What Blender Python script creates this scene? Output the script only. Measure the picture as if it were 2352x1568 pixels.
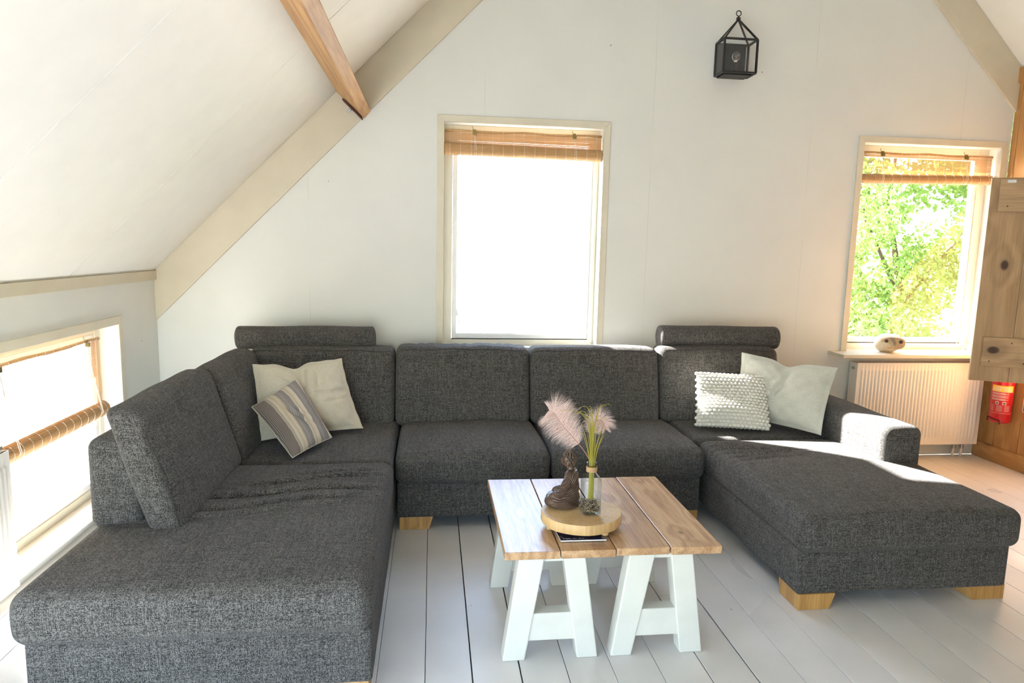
import bpy, math, random
import numpy as np
from mathutils import Vector, Matrix
random.seed(7)
rng = np.random.RandomState(7)
for o in list(bpy.data.objects):
    bpy.data.objects.remove(o)
COL = bpy.context.scene.collection
PI = math.pi
sc = bpy.context.scene

# ------------------------------------------------------------------ camera
cd = bpy.data.cameras.new('camera'); cam = bpy.data.objects.new('camera', cd); COL.objects.link(cam)
cd.sensor_width = 36.0; cd.lens = 1548.99 / 2352 * 36.0; cd.clip_start = 0.05; cd.clip_end = 300
P_, Y_, R_ = 0.1377332, 0.1191968, -0.0221176
fwd = Vector((math.sin(Y_) * math.cos(P_), math.cos(Y_) * math.cos(P_), -math.sin(P_)))
rt = Vector((math.cos(Y_), -math.sin(Y_), 0)); dn = fwd.cross(rt)
r1 = rt * math.cos(R_) + dn * math.sin(R_); d1 = -rt * math.sin(R_) + dn * math.cos(R_)
m = Matrix.Identity(4)
for i in range(3):
    m[i][0] = r1[i]; m[i][1] = -d1[i]; m[i][2] = -fwd[i]
m[2][3] = 1.60
cam.matrix_world = m
sc.camera = cam

# ------------------------------------------------------------------ light
sc.view_settings.view_transform = 'Standard'
sc.view_settings.look = 'None'
sc.view_settings.gamma = 1.0
sc.view_settings.use_curve_mapping = False
sc.view_settings.exposure = -0.40
SKY = 3.3
SUN = 112.0
w = bpy.data.worlds.new('world'); sc.world = w; w.use_nodes = True
nt = w.node_tree; nt.nodes.clear()
out = nt.nodes.new('ShaderNodeOutputWorld'); bg = nt.nodes.new('ShaderNodeBackground')
sky = nt.nodes.new('ShaderNodeTexSky'); sky.sky_type = 'NISHITA'; sky.sun_disc = False
SD = Vector((1.06, -1.0, -0.92)).normalized()          # direction the sunlight travels
sky.sun_elevation = math.asin(-SD.z); sky.sun_rotation = math.atan2(-SD.x, -SD.y)
sky.air_density = 1.0; sky.dust_density = 1.0; sky.ozone_density = 1.0
bg.inputs['Strength'].default_value = SKY
nt.links.new(sky.outputs[0], bg.inputs[0]); nt.links.new(bg.outputs[0], out.inputs[0])
sd = bpy.data.lights.new('sun', 'SUN'); sd.energy = SUN; sd.angle = math.radians(0.7); sd.color = (1.0, 0.97, 0.93)
so = bpy.data.objects.new('sun', sd); COL.objects.link(so); so.rotation_euler = SD.to_track_quat('-Z', 'Y').to_euler(); so.location = (-6, 12, 9)


def portal(name, loc, rot, sx, sy):                    # window portals: guide sky sampling through the real openings
    l = bpy.data.lights.new(name, 'AREA'); l.shape = 'RECTANGLE'; l.size = sx; l.size_y = sy
    l.cycles.is_portal = True
    o = bpy.data.objects.new(name, l); COL.objects.link(o); o.location = loc; o.rotation_euler = rot


portal('portal', (0.647, 5.12, 1.67), (-PI / 2, 0, 0), 1.2, 1.7)
portal('portal', (3.80, 5.12, 1.67), (-PI / 2, 0, 0), 1.2, 1.7)
portal('portal', (-2.1, 3.45, 0.6), (0, -PI / 2, 0), 1.1, 1.8)
portal('portal', (-2.1, 0.68, 0.6), (0, -PI / 2, 0), 1.1, 2.4)
portal('portal', (-.65, -0.92, 0.86), (PI / 2, 0, 0), 1.9, 1.52)

# ------------------------------------------------------------------ mesh helpers


class MB:
    def __init__(s):
        s.v = []; s.f = []; s.uv = []

    def add(s, vs, fs, uvs=None):
        n = len(s.v); s.v.extend([tuple(map(float, p)) for p in vs])
        for i, f in enumerate(fs):
            s.f.append([n + k for k in f])
            s.uv.append(uvs[i] if uvs else None)

    def box(s, x0, x1, y0, y1, z0, z1):
        v = [(x0, y0, z0), (x1, y0, z0), (x1, y1, z0), (x0, y1, z0), (x0, y0, z1), (x1, y0, z1), (x1, y1, z1), (x0, y1, z1)]
        s.add(v, [(0, 3, 2, 1), (4, 5, 6, 7), (0, 1, 5, 4), (2, 3, 7, 6), (1, 2, 6, 5), (3, 0, 4, 7)])

    def prism(s, poly, axis, a, b):
        """poly: 2-d points; axis 'y': (x,z) extruded in y; 'x': (y,z) in x; 'z': (x,y) in z"""
        def P(p, t):
            return (p[0], t, p[1]) if axis == 'y' else (t, p[0], p[1]) if axis == 'x' else (p[0], p[1], t)
        n = len(poly)
        v = [P(p, a) for p in poly] + [P(p, b) for p in poly]
        fs = [tuple(range(n)), tuple(range(2 * n - 1, n - 1, -1))]
        for i in range(n):
            j = (i + 1) % n; fs.append((j, i, n + i, n + j))
        s.add(v, fs)

    def tube(s, pts, r, n=8, cap=True):
        pts = [Vector(p) for p in pts]; rr = r if hasattr(r, '__len__') else [r] * len(pts)
        up = None; rings = []
        for i, p in enumerate(pts):
            t = (pts[min(i + 1, len(pts) - 1)] - pts[max(i - 1, 0)]).normalized()
            if up is None:
                up = t.orthogonal().normalized()
            else:
                up = (up - t * up.dot(t))
                up = up.normalized() if up.length > 1e-6 else t.orthogonal().normalized()
            b = t.cross(up)
            rings.append([p + (up * math.cos(2 * PI * k / n) + b * math.sin(2 * PI * k / n)) * rr[i] for k in range(n)])
        v = [q for R in rings for q in R]; fs = []
        for i in range(len(pts) - 1):
            for k in range(n):
                a = i * n + k; b2 = i * n + (k + 1) % n
                fs.append((a, b2, b2 + n, a + n))
        if cap:
            fs.append(tuple(range(n - 1, -1, -1))); fs.append(tuple(range(len(v) - n, len(v))))
        s.add(v, fs)

    def lathe(s, prof, c=(0, 0, 0), n=24, sx=1, sy=1, sq=0):
        """prof: (r,z) points; sq: squareness of the section"""
        v = []; fs = []
        for r, z in prof:
            for k in range(n):
                a = 2 * PI * k / n; ca, sa = math.cos(a), math.sin(a)
                q = 1.0
                if sq:
                    q = (abs(ca) ** (2 + sq) + abs(sa) ** (2 + sq)) ** (-1 / (2 + sq))
                v.append((c[0] + r * q * ca * sx, c[1] + r * q * sa * sy, c[2] + z))
        for i in range(len(prof) - 1):
            for k in range(n):
                a = i * n + k; b = i * n + (k + 1) % n
                fs.append((a, b, b + n, a + n))
        fs.append(tuple(range(n - 1, -1, -1))); fs.append(tuple(range(len(v) - n, len(v))))
        s.add(v, fs)

    def ell(s, c, rad, rot=None, nu=12, nv=8):
        v = []; fs = []
        for i in range(nv + 1):
            th = PI * i / nv
            for k in range(nu):
                a = 2 * PI * k / nu
                p = Vector((rad[0] * math.sin(th) * math.cos(a), rad[1] * math.sin(th) * math.sin(a), rad[2] * math.cos(th)))
                if rot is not None:
                    p = rot @ p
                v.append(p + Vector(c))
        for i in range(nv):
            for k in range(nu):
                a = i * nu + k; b = i * nu + (k + 1) % nu
                fs.append((a, a + nu, b + nu, b))
        s.add(v, fs)

    def build(s, name, mat=None, parent=None, smooth=False, bevel=0, loc=None, auto=None):
        me = bpy.data.meshes.new(name); me.from_pydata(s.v, [], s.f)
        if any(u is not None for u in s.uv):
            ul = me.uv_layers.new(name='uv'); arr = []
            for f, u in zip(s.f, s.uv):
                arr.extend([c for q in (u or [(0, 0)] * len(f)) for c in q])
            ul.data.foreach_set('uv', arr)
        me.validate(clean_customdata=False); me.update()
        o = bpy.data.objects.new(name, me); COL.objects.link(o)
        if mat:
            me.materials.append(mat)
        if smooth or auto:
            me.polygons.foreach_set('use_smooth', [True] * len(me.polygons))
            if auto:
                me.set_sharp_from_angle(angle=math.radians(auto))
        if bevel:
            b = o.modifiers.new('bevel', 'BEVEL'); b.width = bevel; b.segments = 2; b.limit_method = 'ANGLE'; b.angle_limit = math.radians(35)
        if loc is not None:
            o.location = loc
        if parent:
            o.parent = parent
        return o


def box(name, x0, x1, y0, y1, z0, z1, mat, parent=None, bevel=0):
    """box whose origin sits at its base centre"""
    c = ((x0 + x1) / 2, (y0 + y1) / 2, z0)
    b = MB(); b.box(x0 - c[0], x1 - c[0], y0 - c[1], y1 - c[1], 0, z1 - z0)
    o = b.build(name, mat, None, bevel=bevel)
    o.location = c
    if parent:
        o.parent = parent; o.location = Vector(c) - Vector(parent.location) if parent.rotation_euler[2] == 0 else Vector(c)
    return o


def kind(o, k='structure'):
    o['kind'] = k; return o


def tag(o, label, cat, group=None):
    o['label'] = label; o['category'] = cat
    if group:
        o['group'] = group
    return o


def empty(name, loc=(0, 0, 0), rz=0):
    o = bpy.data.objects.new(name, None); COL.objects.link(o); o.location = loc; o.rotation_euler = (0, 0, rz); o.empty_display_size = 0.1
    return o


def rel(parent, o):
    """parent o keeping its world-space placement (parents are only translated)"""
    o.parent = parent; o.location = Vector(o.location) - Vector(parent.location); return o


# ------------------------------------------------------------------ materials
class NT:
    def __init__(s, name):
        s.m = bpy.data.materials.new(name); s.m.use_nodes = True; s.t = s.m.node_tree; s.t.nodes.clear()
        s.out = s.n('ShaderNodeOutputMaterial'); s.b = s.n('ShaderNodeBsdfPrincipled'); s.l(s.b.outputs[0], s.out.inputs[0])

    def n(s, t, **kw):
        x = s.t.nodes.new(t)
        for k, v in kw.items():
            setattr(x, k, v)
        return x

    def l(s, a, b):
        s.t.links.new(a, b)

    def inp(s, sock, v):
        if isinstance(v, bpy.types.NodeSocket):
            s.l(v, sock)
        else:
            sock.default_value = v

    def math(s, op, a, b=0.0, c=None, clamp=False):
        x = s.n('ShaderNodeMath', operation=op, use_clamp=clamp)
        s.inp(x.inputs[0], a); s.inp(x.inputs[1], b)
        if c is not None:
            s.inp(x.inputs[2], c)
        return x.outputs[0]

    def mapr(s, v, a, b, c=0.0, d=1.0):
        x = s.n('ShaderNodeMapRange'); s.inp(x.inputs[0], v)
        for i, q in enumerate((a, b, c, d)):
            x.inputs[i + 1].default_value = q
        return x.outputs[0]

    def mix(s, f, a, b):
        x = s.n('ShaderNodeMix', data_type='RGBA'); s.inp(x.inputs[0], f)
        for sock, v in ((x.inputs[6], a), (x.inputs[7], b)):
            if isinstance(v, bpy.types.NodeSocket):
                s.l(v, sock)
            else:
                sock.default_value = (*v, 1)
        return x.outputs[2]

    def coord(s, kindc='Object', scale=(1, 1, 1), rand=0.0, rot=(0, 0, 0)):
        tc = s.n('ShaderNodeTexCoord'); src = tc.outputs[kindc]
        if rand:
            oi = s.n('ShaderNodeObjectInfo'); mu = s.math('MULTIPLY', oi.outputs['Random'], rand)
            cx = s.n('ShaderNodeCombineXYZ'); s.l(mu, cx.inputs[0]); s.l(mu, cx.inputs[1]); s.l(s.math('MULTIPLY', mu, 0.7), cx.inputs[2])
            va = s.n('ShaderNodeVectorMath', operation='ADD'); s.l(src, va.inputs[0]); s.l(cx.outputs[0], va.inputs[1]); src = va.outputs[0]
        mp = s.n('ShaderNodeMapping'); s.l(src, mp.inputs[0]); mp.inputs['Scale'].default_value = scale; mp.inputs['Rotation'].default_value = rot
        return mp.outputs[0]

    def noise(s, co, scale=5.0, detail=3.0, rough=0.5, dist=0.0):
        x = s.n('ShaderNodeTexNoise'); s.l(co, x.inputs['Vector']); x.inputs['Scale'].default_value = scale
        x.inputs['Detail'].default_value = detail; x.inputs['Roughness'].default_value = rough; x.inputs['Distortion'].default_value = dist
        return x.outputs['Fac']

    def bump(s, h, strength=0.3, dist=0.01):
        x = s.n('ShaderNodeBump'); x.inputs['Strength'].default_value = strength; x.inputs['Distance'].default_value = dist
        s.l(h, x.inputs['Height']); s.l(x.outputs[0], s.b.inputs['Normal'])

    def col(s, v):
        s.inp(s.b.inputs['Base Color'], v if isinstance(v, bpy.types.NodeSocket) else (*v, 1))

    def set(s, **kw):
        for k, v in kw.items():
            s.inp(s.b.inputs[k.replace('_', ' ')], v)
        return s


def paint(name, c, rough=0.6, var=0.04, bump=0.05, scale=6.0):
    t = NT(name); co = t.coord('Object'); n = t.noise(co, scale, 4); n2 = t.noise(co, scale * 25, 3)
    t.col(t.mix(t.mapr(n, 0.3, 0.7), tuple(x * (1 - var) for x in c), tuple(min(1, x * (1 + var)) for x in c)))
    t.set(Roughness=rough)
    if bump:
        t.bump(n2, bump, 0.004)
    return t.m


def wood(name, c_dark, c_light, axis=1, rough=0.5, knots=0.5, grain=1.0, bump=0.15, rand=7.0, knotcol=(0.05, 0.025, 0.012), coat=0.0, sc_=1.0):
    t = NT(name)
    s = [26 * sc_, 26 * sc_, 26 * sc_]; s[axis] = 1.3 * sc_
    base = t.coord('Object', (1, 1, 1), rand)
    mp = t.n('ShaderNodeMapping'); t.l(base, mp.inputs[0]); mp.inputs['Scale'].default_value = s
    # knots bend the grain
    ks = [6.5 * sc_] * 3; ks[axis] = 4.4 * sc_
    mk = t.n('ShaderNodeMapping'); t.l(base, mk.inputs[0]); mk.inputs['Scale'].default_value = ks
    vo = t.n('ShaderNodeTexVoronoi'); t.l(mk.outputs[0], vo.inputs['Vector']); vo.inputs['Scale'].default_value = 1.0
    d = vo.outputs['Distance']
    near = t.mapr(d, 0.05, 0.45, 1.0, 0.0)
    big = t.noise(mp.outputs[0], 0.22, 2.0)
    ring = t.math('SINE', t.math('ADD', t.math('MULTIPLY', big, 34.0 * grain), t.math('MULTIPLY', near, 7.0)))
    fine = t.noise(mp.outputs[0], 5.0, 5.0, 0.65)
    f = t.math('ADD', t.math('MULTIPLY', t.mapr(ring, -1, 1), 0.5), t.math('MULTIPLY', t.mapr(fine, 0.36, 0.64), 0.5))
    c = t.mix(f, c_dark, c_light)
    if knots:
        k = t.mapr(d, 0.08, 0.105 + 0.03 * knots, 1.0, 0.0)
        halo = t.mapr(d, 0.10, 0.26, 0.40, 0.0)
        sel = t.n('ShaderNodeSeparateColor'); t.l(vo.outputs['Color'], sel.inputs[0])
        on = t.math('LESS_THAN', sel.outputs[0], 0.35 + 0.3 * knots)
        c = t.mix(t.math('MULTIPLY', halo, on), c, tuple(x * 0.6 for x in c_dark))
        c = t.mix(t.math('MULTIPLY', k, on), c, knotcol)
    t.col(c); t.set(Roughness=rough)
    if coat:
        t.set(Coat_Weight=coat, Coat_Roughness=0.25)
    t.bump(fine, bump, 0.002)
    return t.m


def weave(name, dark, light, lam=0.0075, contrast=1.0, rough=0.95, slub=1.0, bump=0.5, sheen=0.2):
    """basket weave in metric UV space: every crossing has its own thread shade"""
    t = NT(name); tc = t.n('ShaderNodeTexCoord'); uv = tc.outputs['UV']
    wn = t.n('ShaderNodeTexNoise'); t.l(uv, wn.inputs['Vector']); wn.inputs['Scale'].default_value = 5.0; wn.inputs['Detail'].default_value = 1.0
    va = t.n('ShaderNodeVectorMath', operation='MULTIPLY_ADD'); t.l(wn.outputs['Color'], va.inputs[0]); va.inputs[1].default_value = (.012, .012, 0); t.l(uv, va.inputs[2])
    mp = t.n('ShaderNodeVectorMath', operation='SCALE'); t.l(va.outputs[0], mp.inputs[0]); mp.inputs['Scale'].default_value = 2.0 / lam
    sp = t.n('ShaderNodeSeparateXYZ'); t.l(mp.outputs[0], sp.inputs[0]); u, v = sp.outputs[0], sp.outputs[1]
    fu, fv = t.math('FLOOR', u), t.math('FLOOR', v)
    par = t.math('PINGPONG', t.math('ADD', fu, fv), 1.0)                 # 1 = warp on top, 0 = weft on top

    def rnd(a, b, c):
        cx = t.n('ShaderNodeCombineXYZ'); t.inp(cx.inputs[0], a); t.inp(cx.inputs[1], b); t.inp(cx.inputs[2], c)
        w_ = t.n('ShaderNodeTexWhiteNoise', noise_dimensions='3D'); t.l(cx.outputs[0], w_.inputs['Vector']); return w_.outputs['Value']
    warp = t.math('ADD', t.math('MULTIPLY', rnd(fu, t.math('FLOOR', t.math('DIVIDE', v, 16.0)), 3.0), .36), t.math('MULTIPLY', rnd(fu, fv, 1.0), .64))
    weft = t.math('ADD', t.math('MULTIPLY', rnd(t.math('FLOOR', t.math('DIVIDE', u, 16.0)), fv, 7.0), .36), t.math('MULTIPLY', rnd(fu, fv, 2.0), .64))
    th = t.n('ShaderNodeMix', data_type='FLOAT'); t.l(par, th.inputs[0]); t.l(weft, th.inputs[2]); t.l(warp, th.inputs[3])
    pu = t.math('ABSOLUTE', t.math('SINE', t.math('MULTIPLY', u, PI))); pv = t.math('ABSOLUTE', t.math('SINE', t.math('MULTIPLY', v, PI)))
    hump = t.math('MULTIPLY', t.math('POWER', pu, .6), t.math('POWER', pv, .6))
    big = t.noise(uv, 3.0, 2.0)
    f = t.math('MULTIPLY', t.math('POWER', th.outputs[0], 1.5), t.math('ADD', .35, t.math('MULTIPLY', hump, .9)))
    f = t.math('ADD', f, t.math('MULTIPLY', t.math('SUBTRACT', big, .5), .12 * contrast))
    t.col(t.mix(t.math('MULTIPLY', f, contrast, clamp=True), dark, light)); t.set(Roughness=rough, Sheen_Weight=sheen, Specular_IOR_Level=0.12)
    t.bump(hump, bump, 0.0018)
    return t.m


def flat(name, c, rough=0.5, metal=0.0, **kw):
    t = NT(name); co = t.coord('Object'); n = t.noise(co, 40, 3)
    t.col(t.mix(n, tuple(x * 0.88 for x in c), tuple(min(1, x * 1.08) for x in c))); t.set(Roughness=rough, Metallic=metal, **kw)
    return t.m


def thin_glass(name, tint=(1, 1, 1)):
    t = NT(name); t.t.nodes.remove(t.b)
    tr = t.n('ShaderNodeBsdfTransparent'); tr.inputs[0].default_value = (*tint, 1)
    gl = t.n('ShaderNodeBsdfGlossy'); gl.inputs['Roughness'].default_value = 0.02
    ge = t.n('ShaderNodeNewGeometry'); dt = t.n('ShaderNodeVectorMath', operation='DOT_PRODUCT'); t.l(ge.outputs['Normal'], dt.inputs[0]); t.l(ge.outputs['Incoming'], dt.inputs[1])
    c1 = t.math('SUBTRACT', 1.0, t.math('ABSOLUTE', dt.outputs['Value'])); fr = t.math('ADD', 0.03, t.math('MULTIPLY', t.math('POWER', c1, 5.0), 0.97))
    mx = t.n('ShaderNodeMixShader'); t.l(fr, mx.inputs[0]); t.l(tr.outputs[0], mx.inputs[1]); t.l(gl.outputs[0], mx.inputs[2]); t.l(mx.outputs[0], t.out.inputs[0])
    return t.m


def translucent(name, c, amount=0.4, rough=0.8, c2=None):
    t = NT(name); co = t.coord('Object', (1, 1, 1), 3.0); n = t.noise(co, 12, 4)
    colr = t.mix(n, c, c2 or tuple(x * 0.7 for x in c)); t.col(colr); t.set(Roughness=rough)
    tl = t.n('ShaderNodeBsdfTranslucent'); t.l(colr, tl.inputs[0])
    mx = t.n('ShaderNodeMixShader'); mx.inputs[0].default_value = amount
    t.l(t.b.outputs[0], mx.inputs[1]); t.l(tl.outputs[0], mx.inputs[2]); t.l(mx.outputs[0], t.out.inputs[0])
    return t.m


M = {}


def wall_mat():
    t = NT('wall_paint'); co = t.coord('Object'); n = t.noise(co, 3.0, 4); n2 = t.noise(co, 75, 3)
    c = t.mix(t.mapr(n, 0.3, 0.7), (0.715, 0.735, 0.705), (0.745, 0.765, 0.73))
    sp = t.n('ShaderNodeSeparateXYZ'); t.l(co, sp.inputs[0]); wob = t.math('MULTIPLY', t.noise(co, 2.0, 3), .02)
    fr = t.math('FRACT', t.math('DIVIDE', t.math('ADD', t.math('ADD', sp.outputs[0], 10.0), wob), 1.22))     # hairline joints between the plaster boards
    ln = t.math('MULTIPLY', t.math('LESS_THAN', t.math('ABSOLUTE', t.math('SUBTRACT', fr, .5)), .0011), t.mapr(n, .42, .58))
    vo = t.n('ShaderNodeTexVoronoi'); t.l(co, vo.inputs['Vector']); vo.inputs['Scale'].default_value = 2.6
    nail = t.math('LESS_THAN', vo.outputs['Distance'], .012)
    c = t.mix(t.math('MULTIPLY', ln, .4), c, (0.40, 0.39, 0.35)); c = t.mix(nail, c, (0.22, 0.20, 0.17))
    t.col(c); t.set(Roughness=.65); t.bump(n2, .10, .004)
    return t.m


M['wall'] = wall_mat()
M['ceil'] = paint('ceiling_paint', (0.87, 0.875, 0.83), 0.5, 0.02, 0.03)
M['beige'] = paint('beige_paint', (0.60, 0.55, 0.43), 0.45, 0.04, 0.05)
M['cream'] = paint('cream_paint', (0.74, 0.70, 0.58), 0.4, 0.03, 0.04)
M['sash'] = paint('sash_white', (0.82, 0.82, 0.80), 0.35, 0.02, 0.02)
M['white'] = paint('furniture_white', (0.67, 0.665, 0.61), 0.42, 0.05, 0.10, 9.0)
M['enamel'] = paint('radiator_enamel', (0.83, 0.81, 0.76), 0.3, 0.01, 0.0)
M['dark'] = flat('dark_gap', (0.02, 0.018, 0.016), 0.9)
M['glass'] = thin_glass('window_glass')
M['fab'] = weave('sofa_tweed', (0.016, 0.0148, 0.0138), (0.190, 0.181, 0.170), 0.0066, 1.15, bump=.45, sheen=.06)
M['fabseam'] = flat('sofa_seam', (0.03, 0.029, 0.028), 0.95)
M['lin'] = weave('cream_linen', (0.46, 0.42, 0.33), (0.68, 0.63, 0.52), 0.0035, 1.0, 0.9, 1.0, 0.15, 0.1)
M['lin2'] = weave('grey_linen', (0.44, 0.44, 0.38), (0.66, 0.66, 0.59), 0.0035, 1.0, 0.9, 1.0, 0.15, 0.1)
M['wool'] = paint('cream_wool', (0.72, 0.70, 0.63), 0.9, 0.05, 0.3, 60.0)
M['oak'] = wood('oak_leg', (0.34, 0.17, 0.045), (0.58, 0.33, 0.11), 2, 0.4, 0, 1.0, 0.05)
M['beam'] = wood('beam_wood', (0.33, 0.16, 0.055), (0.56, 0.325, 0.135), 1, 0.55, 0.5, 1.8, 0.2, 0.0, sc_=0.45)
M['table'] = wood('table_wood', (0.30, 0.155, 0.072), (0.60, 0.39, 0.215), 1, 0.36, 0.9, 1.3, 0.5, 9.0, (0.045, 0.02, 0.012), coat=0.3)
M['pine'] = wood('pine_wall', (0.40, 0.19, 0.06), (0.60, 0.33, 0.12), 2, 0.45, 0.6, 1.0, 0.1, 9.0, (0.12, 0.045, 0.015), sc_=0.7)
M['door'] = wood('door_pine', (0.33, 0.205, 0.10), (0.50, 0.335, 0.18), 2, 0.55, 0.6, 1.0, 0.1, 9.0, (0.06, 0.03, 0.018), sc_=0.6)
M['ledge'] = wood('door_ledge_pine', (0.34, 0.215, 0.11), (0.52, 0.355, 0.20), 0, 0.55, 0.6, 1.0, 0.1, 9.0, (0.06, 0.03, 0.018), sc_=0.6)
M['slice'] = wood('slice_wood', (0.44, 0.28, 0.12), (0.63, 0.44, 0.22), 2, 0.5, 0.3, 0.5, 0.1, 0, (0.2, 0.09, 0.04), sc_=0.6)


def statue_mat():
    t = NT('statue_resin'); co = t.coord('Object'); n = t.noise(co, 60, 4)
    wv = t.n('ShaderNodeTexWave', wave_type='RINGS', rings_direction='Y'); mp = t.n('ShaderNodeMapping'); t.l(co, mp.inputs[0]); mp.inputs['Location'].default_value = (.02, 0, -.15)
    t.l(mp.outputs[0], wv.inputs['Vector']); wv.inputs['Scale'].default_value = 42; wv.inputs['Distortion'].default_value = 3.0; wv.inputs['Detail'].default_value = 1.0; wv.inputs['Detail Scale'].default_value = 1.2
    sp = t.n('ShaderNodeSeparateXYZ'); t.l(co, sp.inputs[0])
    m_ = t.math('MULTIPLY', t.mapr(sp.outputs[2], .16, .15), t.mapr(sp.outputs[0], -.045, -.02))
    h = t.math('MULTIPLY', wv.outputs['Fac'], m_)
    t.col(t.mix(t.math('ADD', t.math('MULTIPLY', h, .5), t.math('MULTIPLY', n, .5)), (0.05, 0.028, 0.018), (0.155, 0.095, 0.065))); t.set(Roughness=.42)
    t.bump(h, 1.0, .006)
    return t.m


M['statue'] = statue_mat()
M['hair'] = flat('statue_hair', (0.075, 0.05, 0.033), 0.55)
M['black'] = flat('black_metal', (0.005, 0.005, 0.0055), 0.45, 0.0)
M['brass'] = flat('aged_brass', (0.33, 0.27, 0.12), 0.35, 0.9)
M['steel'] = flat('steel', (0.5, 0.5, 0.5), 0.35, 1.0)
M['rust'] = flat('rusty_steel', (0.09, 0.03, 0.02), 0.6, 0.5)
M['bam'] = translucent('bamboo', (0.66, 0.42, 0.20), 0.12, 0.55, (0.50, 0.28, 0.11))
M['bamsheet'] = translucent('bamboo_sheet', (0.74, 0.52, 0.30), 0.35, 0.6, (0.60, 0.38, 0.18))
M['twine'] = flat('white_twine', (0.82, 0.78, 0.68), 0.9)
M['jute'] = flat('jute', (0.42, 0.27, 0.14), 0.95)
M['plume'] = translucent('pink_plume', (0.84, 0.70, 0.65), 0.45, 0.8, (0.74, 0.57, 0.52))
M['rachis'] = flat('plume_quill', (0.34, 0.17, 0.13), 0.6)
M['grass'] = translucent('dry_grass', (0.46, 0.39, 0.05), 0.25, 0.6, (0.27, 0.25, 0.03))
M['red'] = flat('red_enamel', (0.50, 0.012, 0.02), 0.22)
M['yellow'] = flat('yellow_print', (0.80, 0.50, 0.04), 0.4)
M['print'] = flat('white_print', (0.75, 0.62, 0.60), 0.5)
M['pinkprint'] = flat('faint_print', (0.56, 0.20, 0.20), 0.5)
M['paper'] = flat('white_paper', (0.80, 0.80, 0.80), 0.6)
M['owl'] = wood('owl_maple', (0.62, 0.50, 0.34), (0.76, 0.65, 0.47), 2, 0.4, 0, 0.5, 0.03)
M['owlface'] = wood('owl_face', (0.50, 0.32, 0.16), (0.62, 0.43, 0.24), 2, 0.4, 0, 0.5, 0.03)
M['owlbeak'] = flat('owl_beak', (0.27, 0.23, 0.16), 0.5)
M['owleye'] = flat('owl_eye', (0.06, 0.03, 0.02), 0.4)
M['leaf'] = translucent('leaf', (0.27, 0.38, 0.07), 0.5, 0.5, (0.07, 0.17, 0.04))
M['bark'] = flat('bark', (0.10, 0.07, 0.045), 0.9)
M['soil'] = paint('pale_gravel', (0.42, 0.40, 0.34), 0.9, 0.2, 0.5, 8.0)


def floor_mat():
    t = NT('painted_floorboard'); co = t.coord('Object', (1, 1, 1), 11.0)
    n = t.noise(co, 2.2, 4); n3 = t.noise(co, 0.9, 2)
    mp = t.n('ShaderNodeMapping'); t.l(co, mp.inputs[0]); mp.inputs['Scale'].default_value = (40, 2, 40)
    g = t.noise(mp.outputs[0], 2.0, 4)
    c = t.mix(t.mapr(n, 0.3, 0.7), (0.63, 0.615, 0.585), (0.74, 0.725, 0.70))
    vo = t.n('ShaderNodeTexVoronoi'); t.l(co, vo.inputs['Vector']); vo.inputs['Scale'].default_value = 7.0
    spk = t.math('LESS_THAN', vo.outputs['Distance'], 0.028)
    c = t.mix(t.math('MULTIPLY', spk, 0.85), c, (0.07, 0.055, 0.045))
    scr = t.n('ShaderNodeMapping'); t.l(co, scr.inputs[0]); scr.inputs['Scale'].default_value = (9, 3, 9); scr.inputs['Rotation'].default_value = (0, 0, 0.6)
    sn = t.noise(scr.outputs[0], 9.0, 6, 0.75)
    c = t.mix(t.mapr(sn, 0.66, 0.72, 0, 0.35), c, (0.30, 0.27, 0.24))
    t.col(c); t.set(Roughness=t.mapr(n3, 0.3, 0.7, 0.26, 0.42)); t.bump(g, 0.12, 0.003)
    return t.m


M['floor'] = floor_mat()


def stripe_mat():
    t = NT('striped_cotton'); tc = t.n('ShaderNodeTexCoord'); sp = t.n('ShaderNodeSeparateXYZ'); t.l(tc.outputs['UV'], sp.inputs[0])
    wob = t.noise(tc.outputs['UV'], 14.0, 2.0)
    u = t.math('ADD', sp.outputs[0], t.math('MULTIPLY', t.math('SUBTRACT', wob, 0.5), 0.012))
    r = t.n('ShaderNodeValToRGB'); t.l(t.math('DIVIDE', u, 0.34), r.inputs[0]); cr = r.color_ramp; cr.interpolation = 'LINEAR'
    D = (0.13, 0.105, 0.10, 1); T = (0.50, 0.40, 0.29, 1); C = (0.68, 0.60, 0.48, 1); G = (0.19, 0.18, 0.19, 1); L = (0.30, 0.28, 0.26, 1)
    st = [(0, D), (.2, D), (.215, T), (.25, L), (.265, C), (.33, T), (.36, C), (.40, T), (.42, G), (.47, L), (.52, G), (.57, G), (.585, C), (.63, T), (.66, C), (.72, C), (.735, G), (.8, L), (.86, G), (.93, G), (.945, C), (1, C)]
    while len(cr.elements) < len(st):
        cr.elements.new(0.5)
    for e, (p, c) in zip(cr.elements, st):
        e.position = p; e.color = c
    line = t.mapr(t.math('SINE', t.math('MULTIPLY', u, 2 * PI / 0.0075)), 0.2, 0.9)
    dash = t.mapr(t.math('SINE', t.math('ADD', t.math('MULTIPLY', sp.outputs[1], 2 * PI / 0.011), t.math('MULTIPLY', u, 190))), -0.2, 0.3)
    c = t.mix(t.math('MULTIPLY', line, t.math('ADD', 0.35, t.math('MULTIPLY', dash, 0.3))), r.outputs[0], (0.66, 0.59, 0.48))
    fl = t.noise(tc.outputs['UV'], 420.0, 2.0)
    c = t.mix(t.mapr(fl, 0.3, 0.7, 0, 0.3), c, (0.10, 0.08, 0.07))
    t.col(c); t.set(Roughness=0.95); t.bump(t.math('ADD', line, fl), 0.6, 0.003)
    return t.m


M['stripe'] = stripe_mat()


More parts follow.
